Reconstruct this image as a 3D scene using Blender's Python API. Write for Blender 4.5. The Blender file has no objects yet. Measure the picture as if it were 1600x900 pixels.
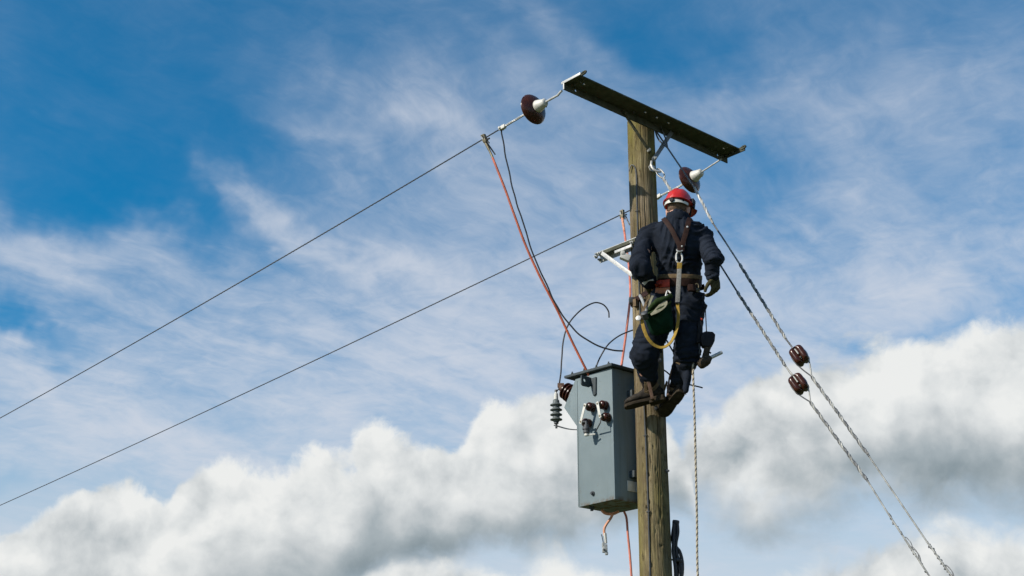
import bpy, bmesh, math, random
from mathutils import Vector, Matrix, noise, Quaternion
from mathutils.bvhtree import BVHTree

R = math.radians
scene = bpy.context.scene
random.seed(7)

# ------------------------------------------------------------------ camera
CAM = Vector((0.0, 0.0, 1.6))
PITCH = R(20.0)
FPX = 2259.0                       # focal length in pixels of the 1600 px wide photograph
cam_data = bpy.data.cameras.new('camera')
cam_data.sensor_width = 36.0
cam_data.lens = 36.0 * FPX / 1600.0
cam_data.clip_start = 0.05
cam_data.clip_end = 20000.0
cam = bpy.data.objects.new('camera', cam_data)
scene.collection.objects.link(cam)
cam.location = CAM
cam.rotation_euler = (R(90) + PITCH, 0, 0)
scene.camera = cam

# ------------------------------------------------------------------ exposure, render settings
scene.view_settings.view_transform = 'Standard'
scene.view_settings.look = 'None'
scene.view_settings.exposure = 0.0
scene.view_settings.gamma = 1.0
scene.view_settings.use_curve_mapping = False
scene.render.engine = 'CYCLES'
scene.cycles.use_denoising = True
scene.cycles.use_adaptive_sampling = True
scene.cycles.adaptive_threshold = 0.02
scene.cycles.adaptive_min_samples = 12
scene.cycles.max_bounces = 6
scene.cycles.sample_clamp_indirect = 6.0

# ------------------------------------------------------------------ sun
SUN_AZ = 62.0        # degrees from the direction behind the camera, towards the left
SUN_EL = 33.0
S = Vector((-math.sin(R(SUN_AZ)) * math.cos(R(SUN_EL)), -math.cos(R(SUN_AZ)) * math.cos(R(SUN_EL)), math.sin(R(SUN_EL))))
sun_data = bpy.data.lights.new('sun', 'SUN')
sun_data.energy = 5.0
sun_data.angle = R(0.53)
sun_data.color = (1.0, 0.93, 0.82)
sun = bpy.data.objects.new('sun', sun_data)
scene.collection.objects.link(sun)
sun.rotation_euler = (-S).to_track_quat('-Z', 'Y').to_euler()
sun.location = (-20, -20, 30)

# ------------------------------------------------------------------ world: blue sky, thin high cloud, banks of cumulus
world = bpy.data.worlds.new('World')
scene.world = world
world.use_nodes = True
WT = world.node_tree
WT.nodes.clear()
SKY_STRENGTH = 0.1


def pix_ray(px, py):
    r = (px - 800.0) / FPX
    u = (450.0 - py) / FPX
    return Vector((r, math.cos(PITCH) - u * math.sin(PITCH), math.sin(PITCH) + u * math.cos(PITCH)))


def azel(px, py):
    d = pix_ray(px, py).normalized()
    return math.degrees(math.atan2(d.x, d.y)), math.degrees(math.asin(d.z))


class V:
    """a socket of the world node tree that takes part in arithmetic"""
    def __init__(self, s): self.s = s
    def _b(self, op, o, swap=False):
        n = WT.nodes.new('ShaderNodeMath'); n.operation = op
        a, b = (o, self) if swap else (self, o)
        for k, q in enumerate((a, b)):
            if isinstance(q, V): WT.links.new(q.s, n.inputs[k])
            else: n.inputs[k].default_value = q
        return V(n.outputs[0])
    def __add__(self, o): return self._b('ADD', o)
    __radd__ = __add__
    def __sub__(self, o): return self._b('SUBTRACT', o)
    def __rsub__(self, o): return self._b('SUBTRACT', o, True)
    def __mul__(self, o): return self._b('MULTIPLY', o)
    __rmul__ = __mul__
    def __truediv__(self, o): return self._b('DIVIDE', o)
    def mx(self, o): return self._b('MAXIMUM', o)
    def mn(self, o): return self._b('MINIMUM', o)
    def pw(self, o): return self._b('POWER', o)
    def clip(self): return self.mx(0.0).mn(1.0)


def fn(op, *a):
    n = WT.nodes.new('ShaderNodeMath'); n.operation = op
    for k, q in enumerate(a):
        if isinstance(q, V): WT.links.new(q.s, n.inputs[k])
        else: n.inputs[k].default_value = q
    return V(n.outputs[0])


def sstep(x, a, b):
    n = WT.nodes.new('ShaderNodeMapRange'); n.interpolation_type = 'SMOOTHSTEP'
    WT.links.new(x.s, n.inputs['Value'])
    n.inputs['From Min'].default_value = a; n.inputs['From Max'].default_value = b
    return V(n.outputs[0])


def vec(x, y, z):
    n = WT.nodes.new('ShaderNodeCombineXYZ')
    for k, q in enumerate((x, y, z)):
        if isinstance(q, V): WT.links.new(q.s, n.inputs[k])
        else: n.inputs[k].default_value = q
    return n.outputs[0]


def wnoise(v, scale, detail=6.0, rough=0.55, lac=2.0, distort=0.0):
    n = WT.nodes.new('ShaderNodeTexNoise'); n.noise_dimensions = '3D'
    WT.links.new(v, n.inputs['Vector'])
    n.inputs['Scale'].default_value = scale; n.inputs['Detail'].default_value = detail
    n.inputs['Roughness'].default_value = rough; n.inputs['Lacunarity'].default_value = lac
    n.inputs['Distortion'].default_value = distort
    return n


def fnoise(*a, **k): return V(wnoise(*a, **k).outputs[0])


def vadd(v, w):
    n = WT.nodes.new('ShaderNodeVectorMath'); n.operation = 'ADD'
    WT.links.new(v, n.inputs[0])
    if isinstance(w, (tuple, Vector)): n.inputs[1].default_value = tuple(w)
    else: WT.links.new(w, n.inputs[1])
    return n.outputs[0]


def vscale(v, s):
    n = WT.nodes.new('ShaderNodeVectorMath'); n.operation = 'SCALE'
    WT.links.new(v, n.inputs[0]); n.inputs['Scale'].default_value = s
    return n.outputs[0]


def mixc(f, a, b):
    n = WT.nodes.new('ShaderNodeMix'); n.data_type = 'RGBA'
    WT.links.new(f.s, n.inputs[0])
    for k, q in ((6, a), (7, b)):
        if isinstance(q, tuple): n.inputs[k].default_value = (*q, 1)
        else: WT.links.new(q, n.inputs[k])
    return n.outputs[2]


def srgb(*c):
    return tuple(((v / 255) / 12.92 if v / 255 <= 0.04045 else ((v / 255 + 0.055) / 1.055) ** 2.4) for v in c)


HALF = 22.0


def curve(t, pts):
    """elevation (degrees) as a function of azimuth, from outline points measured in degrees"""
    n = WT.nodes.new('ShaderNodeFloatCurve')
    WT.links.new(t.s, n.inputs['Value'])
    c = n.mapping.curves[0]
    q = sorted(((a + HALF) / (2 * HALF), e / 40.0) for a, e in pts)
    if q[0][0] > 0: q.insert(0, (0.0, q[0][1]))
    if q[-1][0] < 1: q.append((1.0, q[-1][1]))
    c.points[0].location = q[0]; c.points[1].location = q[-1]
    for a in q[1:-1]: c.points.new(*a)
    for p_ in c.points: p_.handle_type = 'AUTO_CLAMPED'
    n.mapping.update()
    return V(n.outputs[0]) * 40.0


tc = WT.nodes.new('ShaderNodeTexCoord')
D = tc.outputs['Generated']
sep = WT.nodes.new('ShaderNodeSeparateXYZ'); WT.links.new(D, sep.inputs[0])
dx, dy, dz = (V(sep.outputs[k]) for k in range(3))
DEG = 180 / math.pi
az0 = fn('ARCTAN2', dx, dy) * DEG
el0 = fn('ARCSINE', dz) * DEG

# the blue
sky = WT.nodes.new('ShaderNodeTexSky'); sky.sky_type = 'NISHITA'
sky.sun_disc = False
sky.sun_elevation = R(SUN_EL)
sky.sun_rotation = R(180 + SUN_AZ)
sky.altitude = 300.0
sky.air_density = 1.0; sky.dust_density = 0.3; sky.ozone_density = 4.0
hs = WT.nodes.new('ShaderNodeHueSaturation')
hs.inputs['Saturation'].default_value = 1.46; hs.inputs['Value'].default_value = 1.28; hs.inputs['Hue'].default_value = 0.487
WT.links.new(sky.outputs[0], hs.inputs['Color'])
blue = hs.outputs[0]

# warped directions shared by every cumulus bank
w_big = wnoise(D, 5.0, 3.0, 0.5)
w_mid = wnoise(D, 14.0, 8.0, 0.56)
wb = WT.nodes.new('ShaderNodeVectorMath'); wb.operation = 'SUBTRACT'
WT.links.new(w_mid.outputs['Color'], wb.inputs[0]); wb.inputs[1].default_value = (0.5, 0.5, 0.5)
WD = vadd(D, vscale(wb.outputs[0], 0.028))
sepm = WT.nodes.new('ShaderNodeSeparateXYZ'); WT.links.new(wb.outputs[0], sepm.inputs[0])
wa, we = V(sepm.outputs[0]), V(sepm.outputs[2])
wl_ = wnoise(D, 11.0, 1.5, 0.4)
sepl = WT.nodes.new('ShaderNodeSeparateXYZ'); WT.links.new(wl_.outputs['Color'], sepl.inputs[0])
wal, wel = V(sepl.outputs[0]) - 0.5, V(sepl.outputs[2]) - 0.5
LIT = Vector((-0.62, -0.1, 0.78))
# billows: rounded cells at two sizes, and the same field a little towards the sun
def billow(v):
    return fnoise(v, 20.0, 6.5, 0.50)
bl = fnoise(WD, 22.0, 9.0, 0.58, distort=0.3)
relief = billow(WD) - billow(vadd(WD, LIT * 0.016))
bl_near = fnoise(WD, 9.0, 2.5, 0.45)
relief2 = bl_near - fnoise(vadd(WD, LIT * 0.045), 9.0, 2.5, 0.45)


def pingaz(a):
    return fn('PINGPONG', a + HALF, 2 * HALF) / (2 * HALF)


def px_curve(pts): return [azel(*q) for q in pts]


def bank(top, base, wamp, edge, soft, lo, gain=1.0):
    """cover (0..1) and colour of one bank of cumulus"""
    t = pingaz(az0 + wal * wamp * 1.2)
    away = sstep(fn('ABSOLUTE', az0), 30.0, 70.0) * 5.0  # banks sink outside the view, shaped to dim the ambient light
    tp = curve(t, px_curve(top)) - away; bs = curve(t, px_curve(base))
    e = el0 + wel * wamp * 0.7 + we * wamp * 0.35
    depth = tp - e + (bl - 0.5) * 3.4
    rise = e - bs + (bl - 0.5) * 3.0
    a = sstep(depth, 0.0, edge) * sstep(rise, 0.0, soft)
    k = (tp - e) / (tp - bs).mx(0.5)
    shade = sstep(k + (bl - 0.5) * 0.25 + (bl_near - 0.5) * 0.9, lo, lo + 0.8)
    lit = (0.82 - shade * 0.74 * gain + relief * 1.9 * (1.0 - shade * 0.5) + relief2 * 1.3).clip()
    return a, lit


def cloudcol(l):
    r = WT.nodes.new('ShaderNodeValToRGB')
    WT.links.new(l.s, r.inputs[0])
    el = r.color_ramp.elements
    el[0].position = 0.0; el[0].color = (*srgb(132, 146, 153), 1)
    el[1].position = 1.0; el[1].color = (*srgb(238, 239, 237), 1)
    for p_, c in ((0.3, (166, 176, 181)), (0.55, (199, 204, 206)), (0.78, (222, 225, 225))):
        q = el.new(p_); q.color = (*srgb(*c), 1)
    return r.outputs[0]


# high thin cloud, laid on a flat layer far overhead so that its streaks run together towards the horizon
zz = dz.mx(0.0) + 0.08
ux, uy = dx / zz, dy / zz
ca, sa = math.cos(R(54)), math.sin(R(54))
s1 = ux * ca + uy * sa            # along the streaks
s2 = uy * ca - ux * sa            # across
lay = vec(s1, s2, 0.0)
lw = wnoise(lay, 1.6, 4.0, 0.55)
lwc = WT.nodes.new('ShaderNodeVectorMath'); lwc.operation = 'SUBTRACT'
WT.links.new(lw.outputs['Color'], lwc.inputs[0]); lwc.inputs[1].default_value = (0.5, 0.5, 0.5)
layw = vadd(lay, vscale(lwc.outputs[0], 0.35))
st = WT.nodes.new('ShaderNodeVectorMath'); st.operation = 'MULTIPLY'
WT.links.new(layw, st.inputs[0]); st.inputs[1].default_value = (0.42, 1.9, 1.0)
streak = fnoise(st.outputs[0], 3.2, 9.0, 0.62)
puff = fnoise(layw, 9.0, 6.0, 0.62)
veil = fnoise(layw, 1.3, 5.0, 0.55)
ripple = fnoise(layw, 20.0, 5.0, 0.6, distort=0.6)


bw = wnoise(D, 6.0, 5.0, 0.6)
bws = WT.nodes.new('ShaderNodeSeparateXYZ'); WT.links.new(bw.outputs['Color'], bws.inputs[0])
BWX = (V(bws.outputs[0]) - 0.5) * 14.0 + wa * 2.0
BWY = (V(bws.outputs[2]) - 0.5) * 9.0 + we * 2.0


def blob(px, py, rx, ry, rot=0.0):
    """soft patch in direction space; sizes in pixels of the photograph (0.0254 degrees each)"""
    a, e = azel(px, py)
    k = 0.02536
    c = math.cos(R(e))
    X = (az0 + BWX - a) * c; Y = (el0 + BWY - e)
    cr, sr = math.cos(R(rot)), math.sin(R(rot))
    U = (X * cr + Y * sr) * (1 / (rx * k)); W = (Y * cr - X * sr) * (1 / (ry * k))
    r2 = U * U + W * W
    return fn('EXPONENT', r2 * -1.0)


# (x, y, half width, half height, tilt, amount) of thick and thin places in the veil
PATCH = [
    (640, 170, 200, 70, -12, 0.40), (620, 205, 130, 24, -6, 0.35), (800, 330, 220, 120, -15, 0.40),
    (760, 110, 160, 60, -20, 0.15), (920, 80, 150, 34, -40, 0.30),
    (560, 380, 200, 24, -29, 0.55), (690, 440, 160, 40, -22, 0.30),
    (130, 392, 200, 40, -2, 0.75), (420, 440, 200, 40, 0, 0.15),
    (150, 615, 240, 34, -20, 1.0), (330, 665, 90, 26, -10, 0.3),
    (560, 560, 460, 90, 0, 1.0), (300, 710, 400, 60, 0, 0.7), (850, 540, 250, 90, 0, 0.55),
    (1180, 200, 120, 44, 0, 0.20), (1180, 170, 60, 20, 0, 0.2), (1380, 150, 150, 60, -40, 0.25), (1450, 270, 220, 180, 0, 0.62),
    (1360, 440, 260, 50, 0, 0.75), (1480, 420, 160, 60, 0, 0.35), (1230, 500, 160, 40, 0, 0.35), (1140, 600, 150, 110, 0, 0.9),
    (1250, 270, 120, 30, -20, 0.14),
    (330, 250, 200, 70, 0, -0.16), (180, 300, 200, 40, 0, -0.18), (400, 340, 120, 30, -20, -0.12), (240, 120, 270, 150, 0, -0.20), (60, 250, 220, 90, 0, -0.14), (1060, 80, 110, 100, 0, -0.22), (40, 495, 120, 30, -10, -0.6), (330, 480, 190, 18, 0, -0.2),
    (1180, 300, 150, 60, 0, -0.22), (1280, 535, 110, 26, 0, -0.45), (60, 770, 110, 22, 0, -0.6),
]
amt = None
for (bx_, by_, rx_, ry_, ro_, am_) in PATCH:
    q = blob(bx_, by_, rx_, ry_, ro_) * am_
    amt = q if amt is None else amt + q
low = sstep(el0, 30.0, 12.0)
body = fn('LOGARITHM', 1.0 + fn('EXPONENT', (0.12 + low * 0.28 + amt) * 9.0), math.e) * (1 / 9.0)
tex = (streak - 0.5) * 1.5 + (veil - 0.5) * 0.8 + (puff - 0.5) * 0.85 + (ripple - 0.5) * 0.55
opt = (body * fn('EXPONENT', tex * 1.9)).mx(0.0)
cir = (1.0 - fn('EXPONENT', opt * -1.05)) * 0.93
c0 = mixc(sstep(el0, 18.0, 8.0) * 0.85, blue, tuple(c / SKY_STRENGTH for c in srgb(196, 210, 222)))
c1 = mixc(cir, c0, tuple(c / SKY_STRENGTH for c in srgb(209, 215, 226)))

# cumulus, farthest bank first
A_top = [(-60, 815), (0, 812), (60, 800), (110, 782), (160, 770), (205, 778), (235, 792), (262, 770), (310, 735), (350, 722), (410, 700), (470, 702), (520, 722), (548, 690),
         (590, 660), (650, 655), (700, 662), (745, 640), (790, 612), (830, 618), (880, 600), (930, 600), (985, 640), (1040, 700), (1080, 790), (1120, 960), (1300, 1100), (1680, 1100)]
A_base = [(-60, 1050), (300, 1050), (450, 1000), (560, 950), (640, 922), (760, 905), (880, 890), (960, 872), (1030, 830), (1090, 850), (1300, 1200), (1680, 1200)]
B_top = [(-60, 1200), (950, 1100), (1010, 760), (1060, 690), (1110, 670), (1160, 640), (1205, 596), (1250, 562), (1300, 536), (1380, 512), (1470, 512), (1540, 506), (1610, 498), (1680, 505)]
B_base = [(-60, 1400), (950, 1200), (1020, 815), (1150, 850), (1250, 862), (1350, 848), (1450, 838), (1600, 830), (1680, 830)]
C_top = [(-60, 1200), (560, 960), (610, 884), (660, 878), (720, 884), (790, 866), (850, 842), (900, 850), (960, 872), (1060, 888), (1095, 880), (1130, 890), (1195, 896), (1225, 882), (1300, 872), (1390, 856), (1430, 838), (1480, 816), (1550, 802), (1610, 794), (1680, 800)]
C_base = [(-60, 1300), (1680, 1250)]
colr = c1
for args in ((B_top, B_base, 4.2, 0.80, 2.4, 0.20, 0.86), (A_top, A_base, 4.2, 0.60, 2.0, 0.22, 1.0), (C_top, C_base, 3.6, 1.1, 1.0, 0.3, 0.6)):
    a, l = bank(*args)
    n = WT.nodes.new('ShaderNodeVectorMath'); n.operation = 'SCALE'
    WT.links.new(cloudcol(l), n.inputs[0]); n.inputs['Scale'].default_value = 1 / SKY_STRENGTH
    colr = mixc(a * 0.97, colr, n.outputs[0])

bg = WT.nodes.new('ShaderNodeBackground'); bg.inputs['Strength'].default_value = SKY_STRENGTH
WT.links.new(colr, bg.inputs['Color'])
wo = WT.nodes.new('ShaderNodeOutputWorld')
WT.links.new(bg.outputs[0], wo.inputs['Surface'])
world.cycles.sampling_method = 'MANUAL'
world.cycles.sample_map_resolution = 512

# ------------------------------------------------------------------ helpers: placing, meshes, materials
COL = scene.collection
ORG = {}


def at(px, py, Y):
    """world point seen at a pixel of the photograph, at distance Y north of the camera"""
    d = pix_ray(px, py)
    return CAM + d * (Y / d.y)


def on_plane(px, py, pt, n):
    d = pix_ray(px, py)
    return CAM + d * ((pt - CAM).dot(n) / d.dot(n))


def spl(pts, n=8):
    """Catmull-Rom through points"""
    P = [Vector(p) for p in pts]
    if len(P) < 3: return P
    P = [P[0] * 2 - P[1]] + P + [P[-1] * 2 - P[-2]]
    out = []
    for i in range(1, len(P) - 2):
        a, b, c, d = P[i - 1:i + 3]
        for k in range(n):
            t = k / n
            out.append(0.5 * ((2 * b) + (c - a) * t + (2 * a - 5 * b + 4 * c - d) * t * t + (3 * b - a - 3 * c + d) * t ** 3))
    out.append(P[-2])
    return out


def perp(d):
    d = d.normalized()
    u = Vector((0, 0, 1)) if abs(d.z) < 0.9 else Vector((1, 0, 0))
    x = u.cross(d).normalized()
    return x, d.cross(x)


class MB:
    def __init__(self): self.v = []; self.f = []

    def add(self, vs, fs):
        o = len(self.v)
        self.v += [Vector(p) for p in vs]
        self.f += [tuple(i + o for i in q) for q in fs]
        return self

    def box(self, c, s, M=None):
        vs = []
        for z in (-1, 1):
            for x, y in ((-1, -1), (1, -1), (1, 1), (-1, 1)):
                p = Vector((x * s[0] / 2, y * s[1] / 2, z * s[2] / 2))
                if M is not None: p = M @ p
                vs.append(Vector(c) + p)
        return self.add(vs, [(3, 2, 1, 0), (4, 5, 6, 7), (0, 1, 5, 4), (1, 2, 6, 5), (2, 3, 7, 6), (3, 0, 4, 7)])

    def bar(self, a, b, w, h, up=Vector((0, 0, 1))):
        a, b = Vector(a), Vector(b)
        d = (b - a).normalized()
        x = d.cross(up).normalized(); y = x.cross(d)
        M = Matrix((x, d, y)).transposed()
        return self.box((a + b) / 2, (w, (b - a).length, h), M)

    def prism(self, poly, vecx):
        n = len(poly); vecx = Vector(vecx)
        vs = [Vector(p) for p in poly] + [Vector(p) + vecx for p in poly]
        return self.add(vs, [tuple(range(n))[::-1], tuple(range(n, 2 * n))] + [(i, (i + 1) % n, n + (i + 1) % n, n + i) for i in range(n)])

    def tube(self, pts, r, n=8, caps=True, flat=None):
        pts = [Vector(p) for p in pts]
        m = len(pts)
        rr = r if isinstance(r, (list, tuple)) else [r] * m
        o = len(self.v)
        x = None
        for i, p in enumerate(pts):
            t = (pts[min(i + 1, m - 1)] - pts[max(i - 1, 0)]).normalized()
            if x is None: x, y = perp(t)
            else:
                x = (x - t * x.dot(t))
                x = x.normalized() if x.length > 1e-6 else perp(t)[0]
                y = t.cross(x)
            for k in range(n):
                a = 2 * math.pi * k / n
                self.v.append(p + (x * math.cos(a) + y * math.sin(a)) * rr[i])
        for i in range(m - 1):
            for k in range(n):
                a, b = o + i * n + k, o + i * n + (k + 1) % n
                self.f.append((a, b, b + n, a + n))
        if caps:
            self.f.append(tuple(o + k for k in range(n))[::-1])
            self.f.append(tuple(o + (m - 1) * n + k for k in range(n)))
        return self

    def lathe(self, prof, org, axis, n=20):
        """profile of (radius, distance along the axis)"""
        axis = Vector(axis).normalized(); x, y = perp(axis); org = Vector(org)
        o = len(self.v); m = len(prof)
        for r, h in prof:
            for k in range(n):
                a = 2 * math.pi * k / n
                self.v.append(org + axis * h + (x * math.cos(a) + y * math.sin(a)) * max(r, 1e-4))
        for i in range(m - 1):
            for k in range(n):
                a, b = o + i * n + k, o + i * n + (k + 1) % n
                self.f.append((a, b, b + n, a + n))
        self.f.append(tuple(o + k for k in range(n))[::-1])
        self.f.append(tuple(o + (m - 1) * n + k for k in range(n)))
        return self

    def ribbon(self, pts, nrm, w, th):
        """flat band: runs along pts, lies across the normals"""
        m = len(pts); o = len(self.v)
        for i in range(m):
            t = (pts[min(i + 1, m - 1)] - pts[max(i - 1, 0)]).normalized()
            n = nrm[i].normalized(); s = t.cross(n).normalized()
            ww = w[i] if isinstance(w, (list, tuple)) else w
            for a, b in ((-1, -1), (1, -1), (1, 1), (-1, 1)):
                self.v.append(pts[i] + s * (a * ww / 2) + n * (b * th / 2))
        for i in range(m - 1):
            for k in range(4):
                a, b = o + i * 4 + k, o + i * 4 + (k + 1) % 4
                self.f.append((a, b, b + 4, a + 4))
        self.f.append((o + 3, o + 2, o + 1, o)); e = o + (m - 1) * 4
        self.f.append((e, e + 1, e + 2, e + 3))
        return self

    def helix(self, pts, rad, pitch, r, phase=0.0, n=6, step=10):
        """strand wound round a path"""
        P = [Vector(p) for p in pts]
        L = 0.0; out = []
        x = None
        for i in range(len(P) - 1):
            t = (P[i + 1] - P[i]); l = t.length; t = t / l
            if x is None: x, y = perp(t)
            else: x = (x - t * x.dot(t)).normalized(); y = t.cross(x)
            k = max(1, int(l / pitch * step))
            for j in range(k):
                s = j / k
                a = 2 * math.pi * (L + s * l) / pitch + phase
                out.append(P[i].lerp(P[i + 1], s) + (x * math.cos(a) + y * math.sin(a)) * rad)
            L += l
        return self.tube(out, r, n)


def obj(name, mb, mat, parent=None, bevel=0.0, smooth=40, seg=2, origin=None):
    me = bpy.data.meshes.new(name)
    if parent is not None: base = ORG[parent]
    elif origin is not None: base = Vector(origin)
    else: base = sum(mb.v, Vector()) / len(mb.v)
    me.from_pydata([tuple(p - base) for p in mb.v], [], mb.f)
    me.update()
    bm = bmesh.new(); bm.from_mesh(me)
    bmesh.ops.recalc_face_normals(bm, faces=bm.faces)
    if bevel:
        es = [e for e in bm.edges if len(e.link_faces) == 2 and e.calc_face_angle(0) > R(30)]
        bmesh.ops.bevel(bm, geom=es, offset=bevel, segments=seg, affect='EDGES', profile=0.6, clamp_overlap=True)
    bm.to_mesh(me); bm.free()
    if smooth:
        me.shade_smooth()
        me.set_sharp_from_angle(angle=R(smooth))
    o = bpy.data.objects.new(name, me)
    me.materials.append(mat)
    COL.objects.link(o)
    if parent is not None: o.parent = parent
    else: o.location = base
    ORG[o] = base
    return o


def thing(name, loc, label, cat, group=None):
    o = bpy.data.objects.new(name, None)
    o.empty_display_size = 0.1
    COL.objects.link(o)
    o.location = loc
    ORG[o] = Vector(loc)
    return tag(o, label, cat, group)


def tag(o, label, cat, group=None):
    o['label'] = label; o['category'] = cat
    if group: o['group'] = group
    return o


def lin(c): return tuple(c) + (1.0,)


def mat(name, col, rough=0.6, metal=0.0, var=0.25, scale=8.0, bump=0.0, bscale=60.0, col2=None, spec=None, coat=0.0, stretch=(1, 1, 1), sheen=0.0):
    m = bpy.data.materials.new(name); m.use_nodes = True
    t = m.node_tree; p = t.nodes['Principled BSDF']
    p.inputs['Roughness'].default_value = rough; p.inputs['Metallic'].default_value = metal
    if spec is not None: p.inputs['Specular IOR Level'].default_value = spec
    p.inputs['Coat Weight'].default_value = coat
    p.inputs['Sheen Weight'].default_value = sheen
    tc_ = t.nodes.new('ShaderNodeTexCoord'); mp = t.nodes.new('ShaderNodeMapping')
    mp.inputs['Scale'].default_value = stretch
    t.links.new(tc_.outputs['Object'], mp.inputs['Vector'])
    n = t.nodes.new('ShaderNodeTexNoise'); n.inputs['Scale'].default_value = scale; n.inputs['Detail'].default_value = 6; n.inputs['Roughness'].default_value = 0.6
    t.links.new(mp.outputs[0], n.inputs['Vector'])
    r = t.nodes.new('ShaderNodeValToRGB')
    c2 = col2 if col2 else tuple(c * (1 - var) for c in col)
    c1 = col if col2 else tuple(min(1, c * (1 + var)) for c in col)
    r.color_ramp.elements[0].color = lin(c2); r.color_ramp.elements[1].color = lin(c1)
    r.color_ramp.elements[0].position = 0.32; r.color_ramp.elements[1].position = 0.68
    t.links.new(n.outputs[0], r.inputs[0]); t.links.new(r.outputs[0], p.inputs['Base Color'])
    rm = t.nodes.new('ShaderNodeMapRange'); rm.inputs['To Min'].default_value = max(0.03, rough - 0.1); rm.inputs['To Max'].default_value = min(1, rough + 0.1)
    t.links.new(n.outputs[0], rm.inputs['Value']); t.links.new(rm.outputs[0], p.inputs['Roughness'])
    if bump:
        b = t.nodes.new('ShaderNodeTexNoise'); b.inputs['Scale'].default_value = bscale; b.inputs['Detail'].default_value = 5
        t.links.new(mp.outputs[0], b.inputs['Vector'])
        bn = t.nodes.new('ShaderNodeBump'); bn.inputs['Strength'].default_value = bump; bn.inputs['Distance'].default_value = 0.01
        t.links.new(b.outputs[0], bn.inputs['Height']); t.links.new(bn.outputs[0], p.inputs['Normal'])
    return m


M = {}
M['galv'] = mat('galvanised_steel', (0.38, 0.39, 0.38), 0.55, 0.3, 0.25, 25, 0.15, 80)
M['arm'] = mat('weathered_crossarm_steel', (0.082, 0.085, 0.064), 0.8, 0.0, 0.3, 14, 0.2, 70, spec=0.08)
M['brace'] = mat('grey_brace_steel', (0.17, 0.185, 0.20), 0.6, 0.2, 0.25, 25)
M['bright'] = mat('bright_zinc', (0.50, 0.50, 0.48), 0.5, 0.3, 0.2, 30)
M['white'] = mat('off_white_fitting', (0.58, 0.57, 0.52), 0.5, 0.0, 0.12, 30)
M['darksteel'] = mat('dark_steel', (0.07, 0.075, 0.08), 0.55, 0.3, 0.3, 30)
M['porcelain'] = mat('brown_glazed_porcelain', (0.046, 0.0135, 0.0075), 0.24, 0.0, 0.35, 30, spec=0.35)
M['wire'] = mat('weathered_conductor', (0.07, 0.075, 0.085), 0.6, 0.3, 0.4, 400)
M['black'] = mat('black_cable', (0.016, 0.017, 0.02), 0.5, 0, 0.3, 50)
M['orange'] = mat('orange_earth_cable', (0.47, 0.105, 0.045), 0.6, 0, 0.3, 14)
M['peach'] = mat('copper_braid_sleeve', (0.62, 0.28, 0.16), 0.45, 0, 0.25, 60)
M['pinkcable'] = mat('faded_pink_orange_cable', (0.52, 0.165, 0.11), 0.6, 0, 0.3, 14)
M['brass'] = mat('tarnished_bronze_clamp', (0.17, 0.145, 0.09), 0.5, 0.4, 0.35, 60)
M['paint'] = mat('grey_transformer_paint', (0.205, 0.250, 0.255), 0.6, 0.0, 0.10, 3.0, 0.04, 24, spec=0.06)
M['lid'] = mat('dark_lid_and_lug_shade_paint', (0.060, 0.072, 0.078), 0.6, 0.0, 0.15, 6, 0.05, 40, spec=0.12)
M['polymer'] = mat('grey_polymer_arrester', (0.105, 0.122, 0.120), 0.6, 0.0, 0.12, 20)
M['cloth'] = mat('navy_coverall_cloth', (0.0145, 0.0190, 0.0290), 0.92, 0.0, 0.40, 7, 0.25, 260, spec=0.10)
M['skin'] = mat('skin', (0.50, 0.27, 0.19), 0.55, 0, 0.12, 25)
M['hair'] = mat('cropped_hair', (0.16, 0.10, 0.065), 0.8, 0, 0.35, 180, 0.4, 300)
M['helmet'] = mat('red_helmet_shell', (0.52, 0.020, 0.014), 0.30, 0, 0.12, 10, coat=0.3)
M['leather'] = mat('brown_leather', (0.030, 0.0145, 0.011), 0.65, 0, 0.35, 30, 0.2, 120, spec=0.15)
M['tan'] = mat('tan_leather', (0.15, 0.105, 0.06), 0.75, 0, 0.35, 30, 0.2, 120, spec=0.15)
M['redpad'] = mat('red_belt_pad', (0.42, 0.045, 0.02), 0.7, 0, 0.25, 30)
M['orangepad'] = mat('orange_leather_pad', (0.34, 0.12, 0.05), 0.7, 0, 0.3, 40)
M['boot'] = mat('worn_boot_leather', (0.026, 0.021, 0.016), 0.7, 0, 0.5, 18, 0.3, 90, spec=0.2)
M['sole'] = mat('boot_sole', (0.038, 0.030, 0.021), 0.9, 0, 0.45, 25, 0.3, 80, spec=0.1)
M['glove'] = mat('olive_work_glove', (0.070, 0.062, 0.030), 0.9, 0, 0.35, 35, 0.3, 140, spec=0.08)
M['greyweb'] = mat('grey_webbing', (0.20, 0.195, 0.18), 0.85, 0, 0.35, 120, 0.3, 300)
M['yellow'] = mat('yellow_webbing', (0.30, 0.185, 0.020), 0.75, 0, 0.25, 60, 0.2, 300)
M['bag'] = mat('dark_green_canvas', (0.008, 0.028, 0.016), 0.9, 0, 0.35, 16, 0.3, 160, spec=0.05)
M['flap'] = mat('olive_green_canvas', (0.024, 0.040, 0.015), 0.9, 0, 0.4, 22, 0.3, 160, spec=0.05)
M['lining'] = mat('pale_canvas_lining', (0.20, 0.19, 0.13), 0.9, 0, 0.4, 30, 0.3, 140)
M['rope1'] = mat('pale_rope_strand', (0.52, 0.45, 0.34), 0.9, 0, 0.2, 60)
M['rope2'] = mat('dark_rope_strand', (0.10, 0.085, 0.065), 0.9, 0, 0.3, 60)
M['guy'] = mat('galvanised_guy_strand', (0.32, 0.32, 0.30), 0.6, 0.2, 0.45, 22)
M['guydark'] = mat('weathered_guy_strand', (0.13, 0.135, 0.14), 0.6, 0.3, 0.45, 40)
M['plastic'] = mat('black_tool_plastic', (0.012, 0.012, 0.014), 0.6, 0, 0.3, 30, spec=0.2)
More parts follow.
